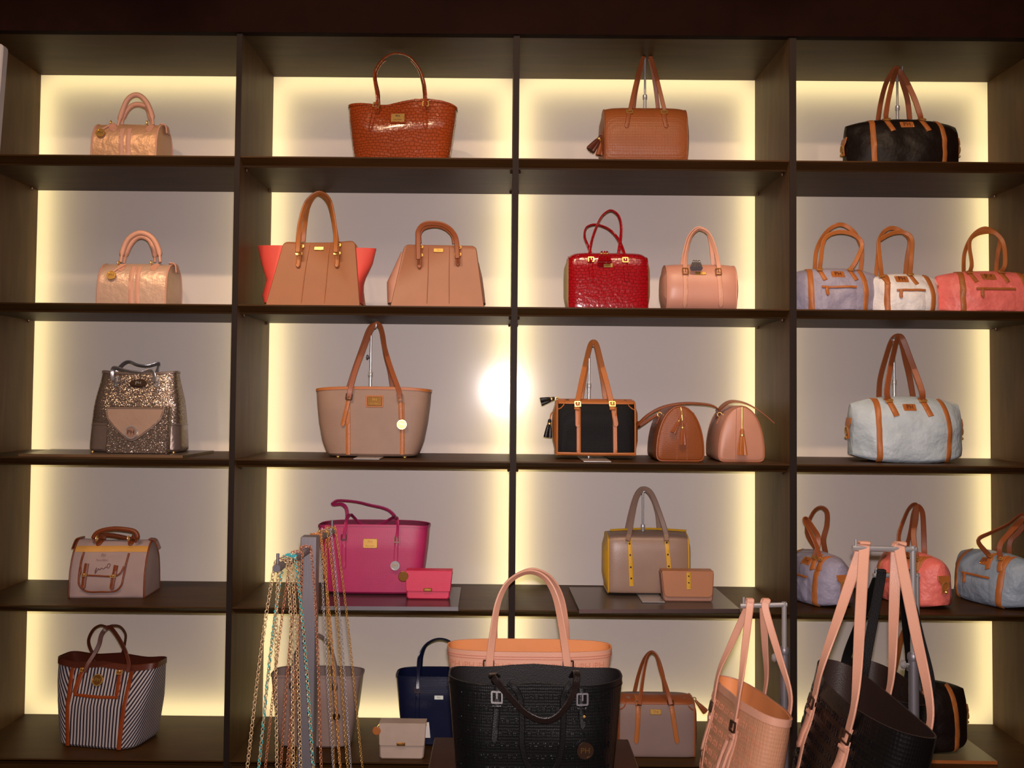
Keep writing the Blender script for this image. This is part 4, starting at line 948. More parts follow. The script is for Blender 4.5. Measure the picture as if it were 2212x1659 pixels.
def clutch(name, label, z0, Yc, dep, xl, xr, ytop, xbl, xbr, flap_y, m, mlow, lock=None, tab=None, disc_px=None, group=None, fr=3, flapin=0, tag_px=None, chain=True):
    b = Bag(name, label, 'clutch', (xl + xr) / 2, ytop + 30, z0, Yc, dep); k = b.k(); h = b.Q((xl + xr) / 2, ytop).z
    a, c, d, e = b.FX(xl), b.FX(xr), b.FX(xbl), b.FX(xbr); r = .006; sl = dep * .12 / h
    o = [(d + r, 0), (e - r, 0), (e, r), (c, h - r), (c - r, h), (a + r, h), (a, h - r), (d, r)]
    yb = lambda x, z: -(.010 * math.sin(PI * max(0, min(1, z / h)))) if True else 0
    solid('body', o, -dep / 2 + .004, dep / 2, mlow, b.o, .004, lambda x, z: sl * z if True else 0)
    zf = b.FZ(flap_y); R = fr * k
    xa, xc = a + flapin * k - .0005, c - flapin * k + .0005; ta = (zf - 0) / h; xal, xcl = lerp(d, a, ta) + flapin * k - .0005, lerp(e, c, ta) - flapin * k + .0005
    fo = [(xal + R, zf), (xcl - R, zf)] + [(xcl - R + R * math.sin(t), zf + R - R * math.cos(t)) for t in (.5, 1.05, PI / 2)] + [(xc, h + .001), (xa, h + .001)] + [(xal + R - R * math.sin(t), zf + R - R * math.cos(t)) for t in (PI / 2, 1.05, .5)]
    solid('flap', fo, -dep / 2 - .001, -dep / 2 + .0035, m, b.o, .0012, lambda x, z: sl * z)
    v, f = box_geo(xa, xc, -dep / 2 + sl * h - .001, dep / 2, h - .001, h + .0025, .001); mesh('flap_top', v, f, m, b.o)
    S = Flat(-dep / 2 - .001, sl).S
    if lock:
        x, z = b.F(*lock[:2]); pl = stick('lock', b, S, flat_geo(rrect(lock[2] * k, lock[3] * k, 1.2 * k, 3), .004), x, z, OLDGOLD); stick('lettering', b, S, text_geo('PH', lock[3] * k * .8), x, z, GOLD, off=.0045, parent=pl)
    if tab:
        tb = bandpx(b, S, [(tab[0], tab[1]), (tab[0], (tab[1] + tab[2]) / 2), (tab[0], tab[2])], tab[3], tab[4], 'flap_tab', t=.002)
        for y in tab[5]: stick('stud', b, S, flat_geo(circ(1.6 * k, 10), .002), *b.F(tab[0], y), DARKMETAL, off=.002, parent=tb)
    if disc_px:
        D = Flat(-dep / 2 + .006).S; dk = disc('charm', b, D, *b.F(*disc_px[:2]), disc_px[2] * k, disc_px[3], t=.003, off=0)
        tube('charm_cord', [b.Q(disc_px[0], disc_px[1] - disc_px[2] + 2, -.01), (a + .002, .0, h - .002)], .0012, GOLD, b.o, n=4, seg=6)
    if chain:
        for s in (-1, 1): ring_on('strap_ring', b, ((a if s < 0 else c) , .0, h - .004), .005, .0013, GOLD, 'X')
    if tag_px:
        o2 = [b.F(*p) for p in tag_px]; solid('price_tag', o2, .002, .003, mat('tag_card', (226, 220, 215), .7, kind='plain'), b.o, 0)
    return b
HOT = mat('hot_pink_leather', (214, 44, 84), .5, kind='weave', scale=1.8, bump=.1)
clutch('flap_clutch', 'small hot pink flap clutch in front of the magenta tote', SZ[4] + .0125, .105, .05, 876, 976, 1235, 878, 971, 1278, HOT, HOT, lock=(924, 1274, 18, 7), disc_px=(871, 1246, 11, OLDGOLD))
def taupe_yellow():
    z = SZ[4] + .0125; a = [WZ(*p, z) for p in ((1251, 1316), (1598, 1315), (1545, 1269), (1229, 1268))]
    board('thin dark board with steel edge under the taupe satchel', *[(q.x, q.y) for q in a], SZ[4], mat('brown_board', (84, 72, 64), .3, kind='brushed', bump=.1), mat('brown_steel_edge', (136, 112, 108), .35, .9, 'brushed', bump=.2), .012)
    m = mat('taupe_leather', (148, 120, 104), .36, bump=.12); yel = mat('yellow_leather', (208, 158, 28), .5, bump=.1)
    b, B = barrel('taupe barrel satchel with studded yellow bands on the fourth shelf', 4, 1315, 1489, 1146, .15, .24, m, yel, yel, prof=BOXY, lift=.02, pr=.0022, name='satchel'); S = B.S
    stand('slim steel stand holding the taupe satchel on the fourth shelf', 1389, 1056, .235, z, base_w=.07, base_d=.2, base_y=-.07)
    strap(b, [(1356, 1168, -.5), (1360, 1150, -.4), (1366, 1115, -.3), (1374, 1078, -.2), (1384, 1059, -.14), (1393, 1056, -.12), (1404, 1062, -.14), (1414, 1080, -.2), (1428, 1118, -.3), (1438, 1150, -.4), (1440, 1168, -.5)], 11, m, twist=.3, t=.006)
    strap(b, [(1354, 1148, .3), (1362, 1110, .26), (1372, 1075, .2), (1383, 1058, .12), (1393, 1057, .1), (1404, 1066, .12), (1414, 1085, .2), (1421, 1112, .26), (1424, 1146, .3)], 11, m, twist=.3, t=.006)
    for (x0, x1), ys in (((1360, 1364), (1175, 1199, 1225, 1249)), ((1440, 1448), (1173, 1198, 1223, 1247))):
        t = bandpx(b, S, [(x0, 1163), (lerp(x0, x1, .5), 1210), (x1, 1266)], 9.5, yel, 'yellow_band', t=.002)
        for j, y in enumerate(ys): stick('stud', b, S, flat_geo(circ(2 * b.k(), 10), .002), *b.F(lerp(x0, x1, (y - 1163) / 103), y), DARKMETAL, off=.002, parent=t)
    v, f = tube_geo([b.Q(1318, 1147, 0) + Vector((0, 0, .003)), b.Q(1400, 1144, 0) + Vector((0, 0, .003)), b.Q(1482, 1147, 0) + Vector((0, 0, .001))], .0035, 12, 6); mesh('zip', v, f, yel, b.o)
    tube('zip_loop', [b.Q(1312, 1185, -.01), b.Q(1304, 1200, -.01), b.Q(1302, 1217, -.01), b.Q(1307, 1221, -.01), b.Q(1311, 1205, -.01)], .002, m, b.o, n=18, seg=6)
    m2 = mat('light_tan_leather', (176, 116, 78), .5, bump=.12); m3 = mat('pinkish_taupe_leather', (158, 112, 92), .5, bump=.12)
    clutch('flap_clutch', 'small tan flap clutch with yellow studded tab before the taupe satchel', z, .11, .055, 1429, 1544, 1236, 1434, 1541, 1290, m2, m3, tab=(1488, 1237, 1273, 9.5, yel, (1245, 1259)), fr=9, flapin=2, chain=False)
taupe_yellow()

# ---- black satchel with tan frame, third shelf
def framed(label, row, xl, xr, ytop, mbody, mfr, dep, Yc, lift, corner):
    b, B = barrel(label, row, xl, xr, ytop, dep, Yc, mbody, mfr, mfr, prof=BOXY, lift=lift, name='satchel', pr=.003); S = B.S; k = b.k()
    x0, x1 = b.FX(xl), b.FX(xr); h = B.h
    band('top_trim', b, S, [(x0 + .004, h * .955), ((x0 + x1) / 2, h * .955), (x1 - .004, h * .955)], h * .085, mfr, t=.0018, n=20)
    for s, e in ((1, x0), (-1, x1)):
        stick('corner_patch', b, S, flat_geo([(0, -corner * k), (corner * .4 * k * s, -corner * .85 * k), (corner * .8 * k * s, -corner * .45 * k), (corner * k * s, 0), (corner * k * s, corner * .3 * k), (0, corner * .3 * k)][::s], .002), e + s * .003, h * .93, mfr)
    return b, B
def black_satchel():
    m = mat('black_textured_canvas', (13, 10, 10), .55, kind='weave', scale=1.5, bump=.4, spec=.15)
    b, B = framed('black satchel with tan frame and black tassels on the third shelf', 3, 1204, 1373, 862, m, TAN, .14, .20, .012, 15); S = B.S
    stand('slim steel stand holding the black satchel on the third shelf', 1273, 741, .2, SZ[3], base_w=.085, base_d=.24, base_y=-.07)
    strap(b, [(1246, 885, -.5), (1248, 866, -.42), (1256, 825, -.35), (1266, 780, -.22), (1274, 748, -.14), (1281, 739, -.1), (1289, 746, -.14), (1299, 785, -.22), (1310, 825, -.35), (1320, 866, -.42), (1323, 885, -.5)], 11.5, TAN, twist=.3)
    strap(b, [(1255, 868, .3), (1262, 820, .26), (1269, 775, .18), (1276, 746, .1), (1281, 741, .08), (1288, 750, .1), (1297, 795, .18), (1303, 830, .26), (1308, 868, .3)], 10, TAN, twist=.3)
    for (a, c) in ((1250, 1250), (1328, 1329)): bandpx(b, S, [(a, 880), (lerp(a, c, .5), 930), (c, 978)], 9, TAN, 'trim_band', t=.002)
    bandpx(b, S, [(1247, 874), (1248, 895), (1248, 923)], 11, TAN, tip1=True, off=.002); bandpx(b, S, [(1324, 874), (1327, 895), (1331, 922)], 11, TAN, tip1=True, off=.002)
    bucklepx(b, S, 1248, 875, 14, 13, GOLD, off=.005); bucklepx(b, S, 1323, 875, 14, 13, GOLD, off=.005)
    band('bottom_trim', b, S, [(b.FX(1205), .006), (b.FX(1290), .005), (b.FX(1372), .006)], .010, TAN, t=.002)
    ring_on('tassel_ring', b, b.Q(1203, 862, 0), .006, .0016, GOLD, 'Y')
    tassel(b, b.Q(1199, 860, 0), b.Q(1168, 868, .0), .012, BLACKLEA); tassel(b, b.Q(1188, 905, 0), b.Q(1183, 945, 0), .012, BLACKLEA)
    tube('tassel_cord', [b.Q(1203, 885, -.0), b.Q(1191, 893, 0), b.Q(1188, 907, 0)], .0018, TAN, b.o, n=8, seg=6)
black_satchel()
def bottom_satchel():
    m = mat('taupe_canvas', (140, 116, 108), .6, kind='fabric', bump=.2)
    b, B = framed('taupe satchel with brown top trim and tan straps on the bottom shelf', 5, 1338, 1502, 1499, m, COGNAC, .14, .13, 0.0, 14); S = B.S
    strap(b, [(1381, 1522, -.5), (1384, 1500, -.44), (1391, 1450, -.34), (1398, 1420, -.25), (1408, 1409, -.2), (1419, 1418, -.25), (1428, 1450, -.34), (1444, 1500, -.44), (1449, 1522, -.5)], 9, COGNAC, twist=.5)
    strap(b, [(1370, 1498, .3), (1380, 1455, .26), (1392, 1422, .18), (1407, 1408, .12), (1420, 1420, .18), (1432, 1460, .26), (1437, 1498, .3)], 9, COGNAC, twist=.5)
    bandpx(b, S, [(1380, 1514), (1378, 1560), (1374, 1606)], 10, TAN, tip1=True); bandpx(b, S, [(1450, 1514), (1456, 1560), (1463, 1606)], 10, TAN, tip1=True)
    bucklepx(b, S, 1380, 1523, 14, 12, DARKMETAL, off=.004); bucklepx(b, S, 1450, 1523, 14, 12, DARKMETAL, off=.004)
    nameplate(b, S, 1417, 1539, 24, 11, GOLD, text='PH', tm=OLDGOLD)
    ring_on('tassel_ring', b, b.Q(1500, 1510, 0), .005, .0016, GOLD, 'Y'); tassel(b, b.Q(1502, 1513, 0), b.Q(1524, 1538, 0), .009, COGNAC)
bottom_satchel()

# ---- two dome bags, third shelf
def dome(label, xl, xr, ytop, xc, ybase, m, mtrim, zipm, strap_px, tassels, seams, Yc=.17, dep=.2, strap2=None):
    b = Bag('dome_bag', label, 'handbag', (xl + xr) / 2, 940, SZ[3], Yc, dep); k = b.k(); h = b.Q(xc, ytop).z
    x0, x1, c = b.FX(xl), b.FX(xr), b.FX(xc); w = x1 - x0
    half = [(.36, 0), (.44, .015), (.49, .07), (.5, .18), (.485, .36), (.44, .56), (.36, .75), (.25, .89), (.12, .975), (0, 1)]
    P = smooth([(a, z, 0) for a, z in half], 26)
    o = [(c + min(.5, p.x) * w, max(0, p.y) * h) for p in P] + [(c - min(.5, p.x) * w, max(0, p.y) * h) for p in reversed(P[:-1])]
    bev = lambda q, d: inset2(q, d)
    lay = [(inset2(o, .010), -dep / 2), (inset2(o, .003), -dep / 2 + .004), (o, -dep / 2 + .012), (o, dep / 2 - .012), (inset2(o, .010), dep / 2)]
    R = []
    for q, y in lay: R.append([(x, y, max(z, 0)) for x, z in q])
    v, f = rings_geo(R); mesh('body', v, f, m, b.o, sharp=50)
    for y in (-dep / 2 + .004, dep / 2 - .004): tube('piping', [Vector((x, y, max(z, .002))) for x, z in inset2(o, .002)], .0022, mtrim, b.o, seg=6, closed=True)
    S = Flat(-dep / 2).S
    for s in seams: bandpx(b, S, s, 1.2, mtrim, 'seam', t=.0008, n=8)
    bandpx(b, S, zipm[0], zipm[1], zipm[2], 'zip', t=.0025)
    for top, bot, r, mm in tassels: tassel(b, b.Q(*top, -dep / 2 - .008), b.Q(*bot, -dep / 2 - .010), r, mm)
    P = [b.Q(x, y, dy) for x, y, dy in strap_px]; dirs = smooth([Vector((0, 1, .2))] * len(P), 40)
    v, f = ribbon_geo(smooth(P, 40), dirs, .022, .004); mesh('shoulder_strap', v, f, mtrim, b.o)
    for s in (-1, 1):
        ring_on('strap_ring', b, (c + s * w * .34, -.01, h * .83), .007, .0018, GOLD, 'Y')
        q = [Vector((c + s * w * .34, -.01, h * .80)), Vector((c + s * w * .41, -.01, h * .66))]
        v, f = ribbon_geo(smooth(q, 5), [Vector((0, 1, 0))] * 5, .014, .004); mesh('strap_tab', v, f, mtrim, b.o)
    return b
TANG = mat('tan_grain_leather', (142, 74, 32), .42, kind='weave', scale=1.3, bump=.4)
dome('tan dome shaped bag with brown strap on the third shelf', 1421, 1526, 876, 1470, 996, TANG, COGNAC, ([(1471, 880), (1473, 893), (1474, 908)], 4, GOLD),
     [(1549, 892, .10), (1551, 884, .02), (1535, 875, -.02), (1500, 871, -.05), (1466, 872, -.06), (1430, 880, -.06), (1400, 896, -.06), (1381, 914, -.05), (1378, 918, -.02), (1392, 912, .04), (1420, 895, .08)],
     [((1471, 901), (1453, 935), .009, COGNAC), ((1474, 912), (1475, 961), .010, COGNAC)], [[(1464, 884), (1462, 930), (1462, 994)], [(1480, 884), (1484, 930), (1484, 994)]], dep=.19)
dome('blush pink dome shaped bag with fanned tan tassel on the third shelf', 1549, 1651, 876, 1602, 996, mat('blush_dome_leather', (198, 140, 116), .42, bump=.12), ROSETAN, ([(1603, 880), (1603, 905), (1603, 929)], 3.5, GOLD),
     [(1545, 900, .04), (1556, 882, .0), (1572, 870, -.04), (1590, 867, -.06), (1612, 872, -.06), (1635, 884, -.06), (1655, 899, -.05), (1670, 912, -.04)],
     [((1603, 926), (1603, 983), .014, TAN)], [[(1591, 882), (1590, 930), (1589, 992)]], dep=.19)

# ---- canvas boston with pocket, fourth shelf
def canvas_boston():
    m = mat('cream_canvas', (166, 142, 138), .75, kind='fabric', bump=.25); br = mat('chestnut_leather', (120, 56, 22), .4); yl = mat('buff_canvas', (206, 150, 72), .6, kind='fabric', bump=.2)
    b = Bag('boston_bag', 'cream canvas boston bag with brown buckled pocket on the fourth shelf', 'handbag', 232, 1230, SZ[4], .20, .165, rot=math.radians(3)); k = b.k()
    x0, x1 = b.FX(152), b.FX(311); h = b.Q(240, 1166, 0).z
    B = Barrel(x1 - x0, h, .165, TENT, hs=lambda u: 1 + .03 * u * u * (1 if u < 0 else .2), xo=(x0 + x1) / 2, wr=.004, seed=21); B.build(b, m, pip=br, bulge=.006); S = B.S
    band('top_stripe', b, S, [(x0 + .003, h * .865), ((x0 + x1) / 2, h * .865), (x1 - .003, h * .865)], h * .10, yl, t=.001)
    F = b.F; pk = [F(176, 1197), F(173, 1220), F(171, 1250), F(174, 1265), F(189, 1277), F(220, 1278), F(248, 1277), F(262, 1265), F(266, 1245), F(269, 1220), F(272, 1200)]
    px0, px1 = F(173, 1240)[0], F(268, 1240)[0]
    stick('pocket', b, S, grid_geo(px1 - px0, F(0, 1200)[1] - F(0, 1277)[1], .006), (px0 + px1) / 2, (F(0, 1200)[1] + F(0, 1277)[1]) / 2, m)
    band('pocket_binding', b, S, pk, 3.6 * k, br, off=.004, n=46)
    band('flap_binding', b, S, [F(173, 1225), F(176, 1240), F(185, 1243), F(215, 1244), F(245, 1246), F(258, 1241), F(266, 1226)], 3.6 * k, br, off=.006, n=36)
    for a, c in (((187, 1219), (181, 1272)), ((249, 1224), (242, 1274))):
        t = band('pocket_strap', b, S, [F(*a), F((a[0] + c[0]) / 2, (a[1] + c[1]) / 2), F(*c)], 9 * k, br, off=.008, tip1=True)
        buckle(b, S, *F((a[0] + c[0]) / 2 - 1, (a[1] + c[1]) / 2 - 3), 12 * k, 6 * k, GOLD, off=.011, parent=t)
    for s, x, y, sz, sh in (('PH', 219, 1204, 8, .2), ('Paris Hilton', 218, 1213, 5.2, .3)):
        stick('print', b, S, text_geo(s, sz * k), *F(x, y), mat('brown_print', (110, 72, 66), .8, kind='plain'), off=.0085, shear=sh)
    band('signature', b, S, [F(*q) for q in ((205, 1236), (208, 1228), (206, 1240), (212, 1230), (215, 1233), (219, 1229), (223, 1231), (228, 1227), (233, 1229), (236, 1222), (231, 1221), (230, 1227))], 1.1 * k, mat('brown_print', (110, 72, 66), .8, kind='plain'), off=.0075, t=.0008, n=60)
    for path, dy in (([(203, 1172), (203, 1160), (210, 1151), (225, 1145), (250, 1142), (280, 1145), (293, 1150), (297, 1160), (292, 1172)], -.22), ([(214, 1170), (215, 1162), (222, 1156), (245, 1157), (275, 1163), (290, 1168), (290, 1174)], .2)):
        tube('handle', HP(b, [(x, y, dy) for x, y in path]), [.003] + [.0075] * 5 + [.003], br, b.o, n=40, seg=10)
    for x in (200, 268):
        band('handle_tab', b, S, [F(x + 5, 1165), F(x + 2, 1175), F(x - 2, 1184)], 13 * k, br, off=.001, tip1=True); ring_on('handle_ring', b, b.Q(x + 9, 1163, -.28 * b.dep), .008, .0018, GOLD, 'X')
    for s, xe in ((-1, x0), (1, x1)):
        v, f = ribbon_geo(smooth([(xe - s * .01, 0, B.top(xe) + .003), (xe + s * .008, 0, B.top(xe) * .99), (xe + s * .02, 0, h * .84)], 10), [Vector((0, 1, 0))] * 10, .032, .004); mesh('end_tab', v, f, br, b.o)
canvas_boston()

# ---- striped tote, bottom shelf
def striped():
    rot = math.radians(-10)
    wht, nav = (190, 178, 178), (34, 26, 44)
    b = Bag('tote_bag', 'navy and white striped tote with brown leather trim on the bottom shelf', 'handbag', 215, 1520, SZ[5], .18, .19, rot=rot); k = b.k()
    h = b.Q(225, 1440).z
    s1 = stripes('navy_white_stripes', wht, nav, 7.6 * k, False); s2 = stripes('navy_white_diagonal', wht, nav, 7.6 * k, True)
    T = Tote(h, [(0, .130), (.3, .142), (.7, .160), (1, .170)], [(0, .10), (.5, .092), (1, .05)], 5, top=lambda u: .004 * math.cos(u * 6), wr=.005, seed=8)
    T.build(b, [s1, s2], BROWN, rim=BROWN, rimh=11 * k, fmf=lambda p: 0 if abs(p.x) < .086 + .014 * p.z / h and p.y < 0 else 1); S = T.S
    RUST = mat('rust_leather', (140, 62, 24), .35, bump=.15)
    for s in (-1, 1): band('trim_band', b, S, [(s * .100, h * .955), (s * .096, h * .6), (s * .090, h * .25), (s * .086, .004)], 9.5 * k, RUST, t=.002, n=30)
    band('pocket_trim', b, S, [(-.078, h * .62), (0, h * .615), (.07, h * .62)], 6 * k, RUST, t=.003)
    for sx, x2 in ((-.062, -.078), (.062, .066)):
        t = band('strap_tab', b, S, [(sx, h * .93), (sx + (x2 - sx) * .5, h * .79), (x2, h * .64)], 11 * k, RUST, t=.004, n=14); buckle(b, S, sx, h * .90, 14 * k, 9 * k, GOLD, off=.004, parent=t)
    disc('emblem', b, S, -.006, h * .80, 12.5 * k, OLDGOLD, ring=GOLD, text='PH', tm=GOLD, off=.002)
    D = lambda L: [b.inv @ W(x, y, Y) for x, y, Y in L]
    yd = b.inv.to_3x3() @ Vector((0, 1, 0))
    handle('handle', D([(183, 1452, .075), (190, 1434, .085), (204, 1412, .10), (214, 1392, .11), (219, 1372, .12), (227, 1360, .13), (237, 1355, .13), (248, 1366, .12), (262, 1388, .11), (272, 1410, .1), (278, 1434, .085), (276, 1452, .075)]), 9 * k, BROWN, b.o, twist=.15, ydir=yd, n=60)
    handle('handle', D([(209, 1440, .25), (203, 1417, .25), (194, 1398, .24), (192, 1380, .22), (202, 1360, .2), (217, 1351, .19), (232, 1354, .18), (244, 1351, .18), (260, 1354, .19), (271, 1369, .2), (270, 1388, .22), (265, 1410, .24), (256, 1440, .25)]), 7 * k, BROWN, b.o, twist=.5, ydir=yd, n=60)
striped()

# ---- grey tote, navy tote, white clutch, bottom shelf
def grey_tote():
    m = mat('mushroom_saffiano', (146, 124, 116), .5, kind='weave', scale=1.6, bump=.12)
    b, T = tote('tote_bag', 'mushroom grey tote behind the hanging chains on the bottom shelf', 677, 1530, 5, .17, .13, 578.5, 777, 1462, 601, 754, m, m, mids=((.05, .1), (.5, .6)), n=5, rim=m, rimpx=3, top=lambda u: -.004 * abs(u) ** 4); S = T.S
    for dy, o in ((-.5, 0), (.42, -4)):
        e = .78 if dy < 0 else .9
        strap(b, [(632 + o, 1482 if dy < 0 else 1462, dy), (634 + o, 1440, dy * .8), (645, 1402 + o, dy * .6), (664, 1380 + o, dy * .5), (680, 1373 + o, dy * .5), (697, 1379 + o, dy * .5), (714, 1402 + o, dy * .6), (722 - o, 1440, dy * .8), (724 - o, 1482 if dy < 0 else 1462, dy)], 8, m, twist=.6)
    bandpx(b, S, [(631, 1478), (631, 1510), (631, 1545)], 9, m, tip1=True); bandpx(b, S, [(723, 1478), (725, 1510), (726, 1538)], 8, m, 'charm_strap')
    bucklepx(b, S, 631, 1482, 12, 13, DARKMETAL); bucklepx(b, S, 723, 1484, 12, 13, DARKMETAL)
    disc('charm', b, S, *b.F(727, 1547), 8 * b.k(), DARKMETAL, off=.004); nameplate(b, S, 677, 1496, 28, 18, GOLD, text='PH', tm=OLDGOLD)
grey_tote()
def navy_tote():
    m = mat('navy_leather', (16, 22, 52), .3, kind='weave', scale=1.6, bump=.1)
    b, T = tote('tote_bag', 'navy blue tote with small white plate on the bottom shelf', 950, 1530, 5, .20, .13, 852, 1052, 1464, 870, 1034, m, m, mids=((.05, .12), (.5, .6)), n=5, rim=m, rimpx=3, top=lambda u: -.004 * abs(u) ** 4); S = T.S
    for dy, o in ((-.5, 0), (.42, 5)):
        strap(b, [(902 + o, 1488 if dy < 0 else 1464, dy), (904 + o, 1440, dy * .8), (907 + o, 1415, dy * .6), (922, 1391 + o * .4, dy * .5), (948, 1380 + o * .4, dy * .5), (974, 1388 + o * .4, dy * .5), (992, 1415, dy * .6), (998, 1440, dy * .8), (1000, 1488 if dy < 0 else 1464, dy)], 8, m, twist=.6)
    bandpx(b, S, [(902, 1484), (902, 1520), (901, 1560)], 9, m, tip1=True); bandpx(b, S, [(1000, 1484), (1000, 1520), (1000, 1560)], 9, m, tip1=True)
    bucklepx(b, S, 902, 1490, 12, 13, DARKMETAL); bucklepx(b, S, 1000, 1490, 12, 13, DARKMETAL)
    nameplate(b, S, 948, 1507, 19, 8, mat('white_metal_plate', (235, 245, 238), .3, .2, 'plain'), text='PH', tm=STEEL, rivets=False)
navy_tote()
WH = mat('off_white_leather', (188, 166, 150), .5, kind='weave', scale=1.8, bump=.08)
clutch('flap_clutch', 'small off white flap clutch with hang tag on the bottom shelf', SZ[5], .05, .055, 818, 919, 1566, 820, 915, 1612, WH, WH, lock=(866, 1608, 18, 7), disc_px=(813, 1580, 9, TAN), fr=4, tag_px=[(912, 1601), (928, 1601), (925, 1567), (911, 1569)])

# ================================================================== the front display: plinth, hanging totes, necklaces
PZ = 0.668                                       # top of the plinth
pl_l, pl_r = WZ(941, 1578, PZ), WZ(1353, 1584, PZ)
plx = (pl_l.x + pl_r.x) / 2; plw = pl_r.x - pl_l.x
o = empty('plinth', (plx, -.62, 0), label='dark brown display plinth under the blush and black totes', cat='plinth')
M_PL = mat('brown_plinth_veneer', (70, 44, 34), .35, kind='wood', bump=.15, var=.25)
box('plinth_body', -plw / 2 + .012, plw / 2 - .012, -.37, .37, .0, PZ - .02, M_PL, o, .003); box('plinth_top', -plw / 2, plw / 2, -.385, .385, PZ - .02, PZ, M_PL, o, .003)

def letters(b, S, zs, x0, x1, size, step, m, txt='PH', ext=.0012, off=-.0003):
    """rows of raised monogram letters pressed into the leather"""
    for r, z in enumerate(zs):
        G = Geo(); x = x0 + (step * .5 if r % 2 else 0)
        while x < x1:
            v, f = text_geo(txt, size, ext)
            vv = []
            for dx, dz, hh in v:
                xx, zz = x + dx, z + dz; vv.append(Vector((xx, S(xx, zz), zz)) + normal(S, xx, zz) * (hh + off))
            G.add(vv, f); x += step
        o = mesh('embossed_monograms', G.v, G.f, m, b.o, sharp=30); o['kind'] = 'stuff'
def big_tote(label, b, wt, wb, h, d, m, lin_, mlet, n=3.2, rim=None, letter=None, top=None, wr=.002, hd=None):
    T = Tote(h, [(0, wb), (.1, wb * 1.02), (.6, lerp(wb, wt, .65)), (1, wt)], hd or [(0, d / 2), (.6, d * .5), (1, d * .46)], n, top=top or (lambda u: 0.0), wr=wr, seed=len(label))
    T.build(b, m, lin_, rim=rim, rimh=.012, nz=16); return T
# blush embossed tote on the plinth
def blush_tote():
    Yc = -.44; dep = .15
    b = Bag('tote_bag', 'blush tote with embossed monograms standing on the plinth behind the black tote', 'handbag', 1145, 1440, PZ, Yc, dep); k = b.k()
    h = b.Q(1145, 1410).z; wt = (b.Q(1323, 1408, 0).x - b.Q(967, 1408, 0).x) / 2
    EMB = mat('blush_letter_shaded', (206, 138, 108), .4, bump=.1); ST = mat('blush_stitching', (196, 120, 96), .6, kind='plain')  # letters deeper than the leather: relief shade put into their colour
    T = big_tote('blush', b, wt, wt * .8, h, dep, BLUSH, PEACH, EMB, n=3.0); S = T.S
    for dz in (.012, .018):
        P = [Vector(p) for p in T.ring(1 - dz / h, -.0006)]; tube('stitch_line', P, .0008, ST, b.o, seg=4, closed=True)
    letters(b, S, [h - .036 - .027 * i for i in range(3)], -wt * .9, wt * .92, .022, .036, EMB, 'iPH')
    D = lambda L: [b.inv @ W(x, y, Y) for x, y, Y in L]; yf = Yc - dep / 2 - .004
    handle('handle', D([(1057, 1448, yf), (1058, 1425, yf), (1066, 1360, yf + .02), (1075, 1305, yf + .03), (1093, 1264, yf + .04), (1122, 1241, yf + .05), (1152, 1236, yf + .05), (1180, 1252, yf + .04), (1200, 1290, yf + .03), (1213, 1350, yf + .02), (1224, 1425, yf), (1227, 1452, yf)]), 17 * k, BLUSH, b.o, t=.005, twist=.55, n=60)
    yb = Yc + dep / 2 + .002
    handle('handle', D([(1068, 1400, yb), (1068, 1350, yb - .02), (1076, 1300, yb - .03), (1098, 1258, yb - .04), (1130, 1236, yb - .05), (1158, 1232, yb - .05), (1190, 1250, yb - .04), (1212, 1290, yb - .03), (1222, 1350, yb - .02), (1222, 1400, yb)]), 15 * k, BLUSH, b.o, t=.005, twist=.55, n=60)
    for x, y in ((1056, 1437), (1227, 1438)):
        bandpx(b, S, [(x + 1, y - 15), (x, y + 5), (x - 1, y + 40)], 16, BLUSH, 'strap_tail', tip1=True, off=.001)
        stick('buckle', b, S, frame_geo(24 * k, 22 * k, 3.2 * k, .004), *b.F(x, y), DARKMETAL, off=.005)
        stick('rivet', b, S, flat_geo(circ(1.8 * k, 8), .001), *b.F(x + 2, y - 22), GOLD, off=.006)
blush_tote()
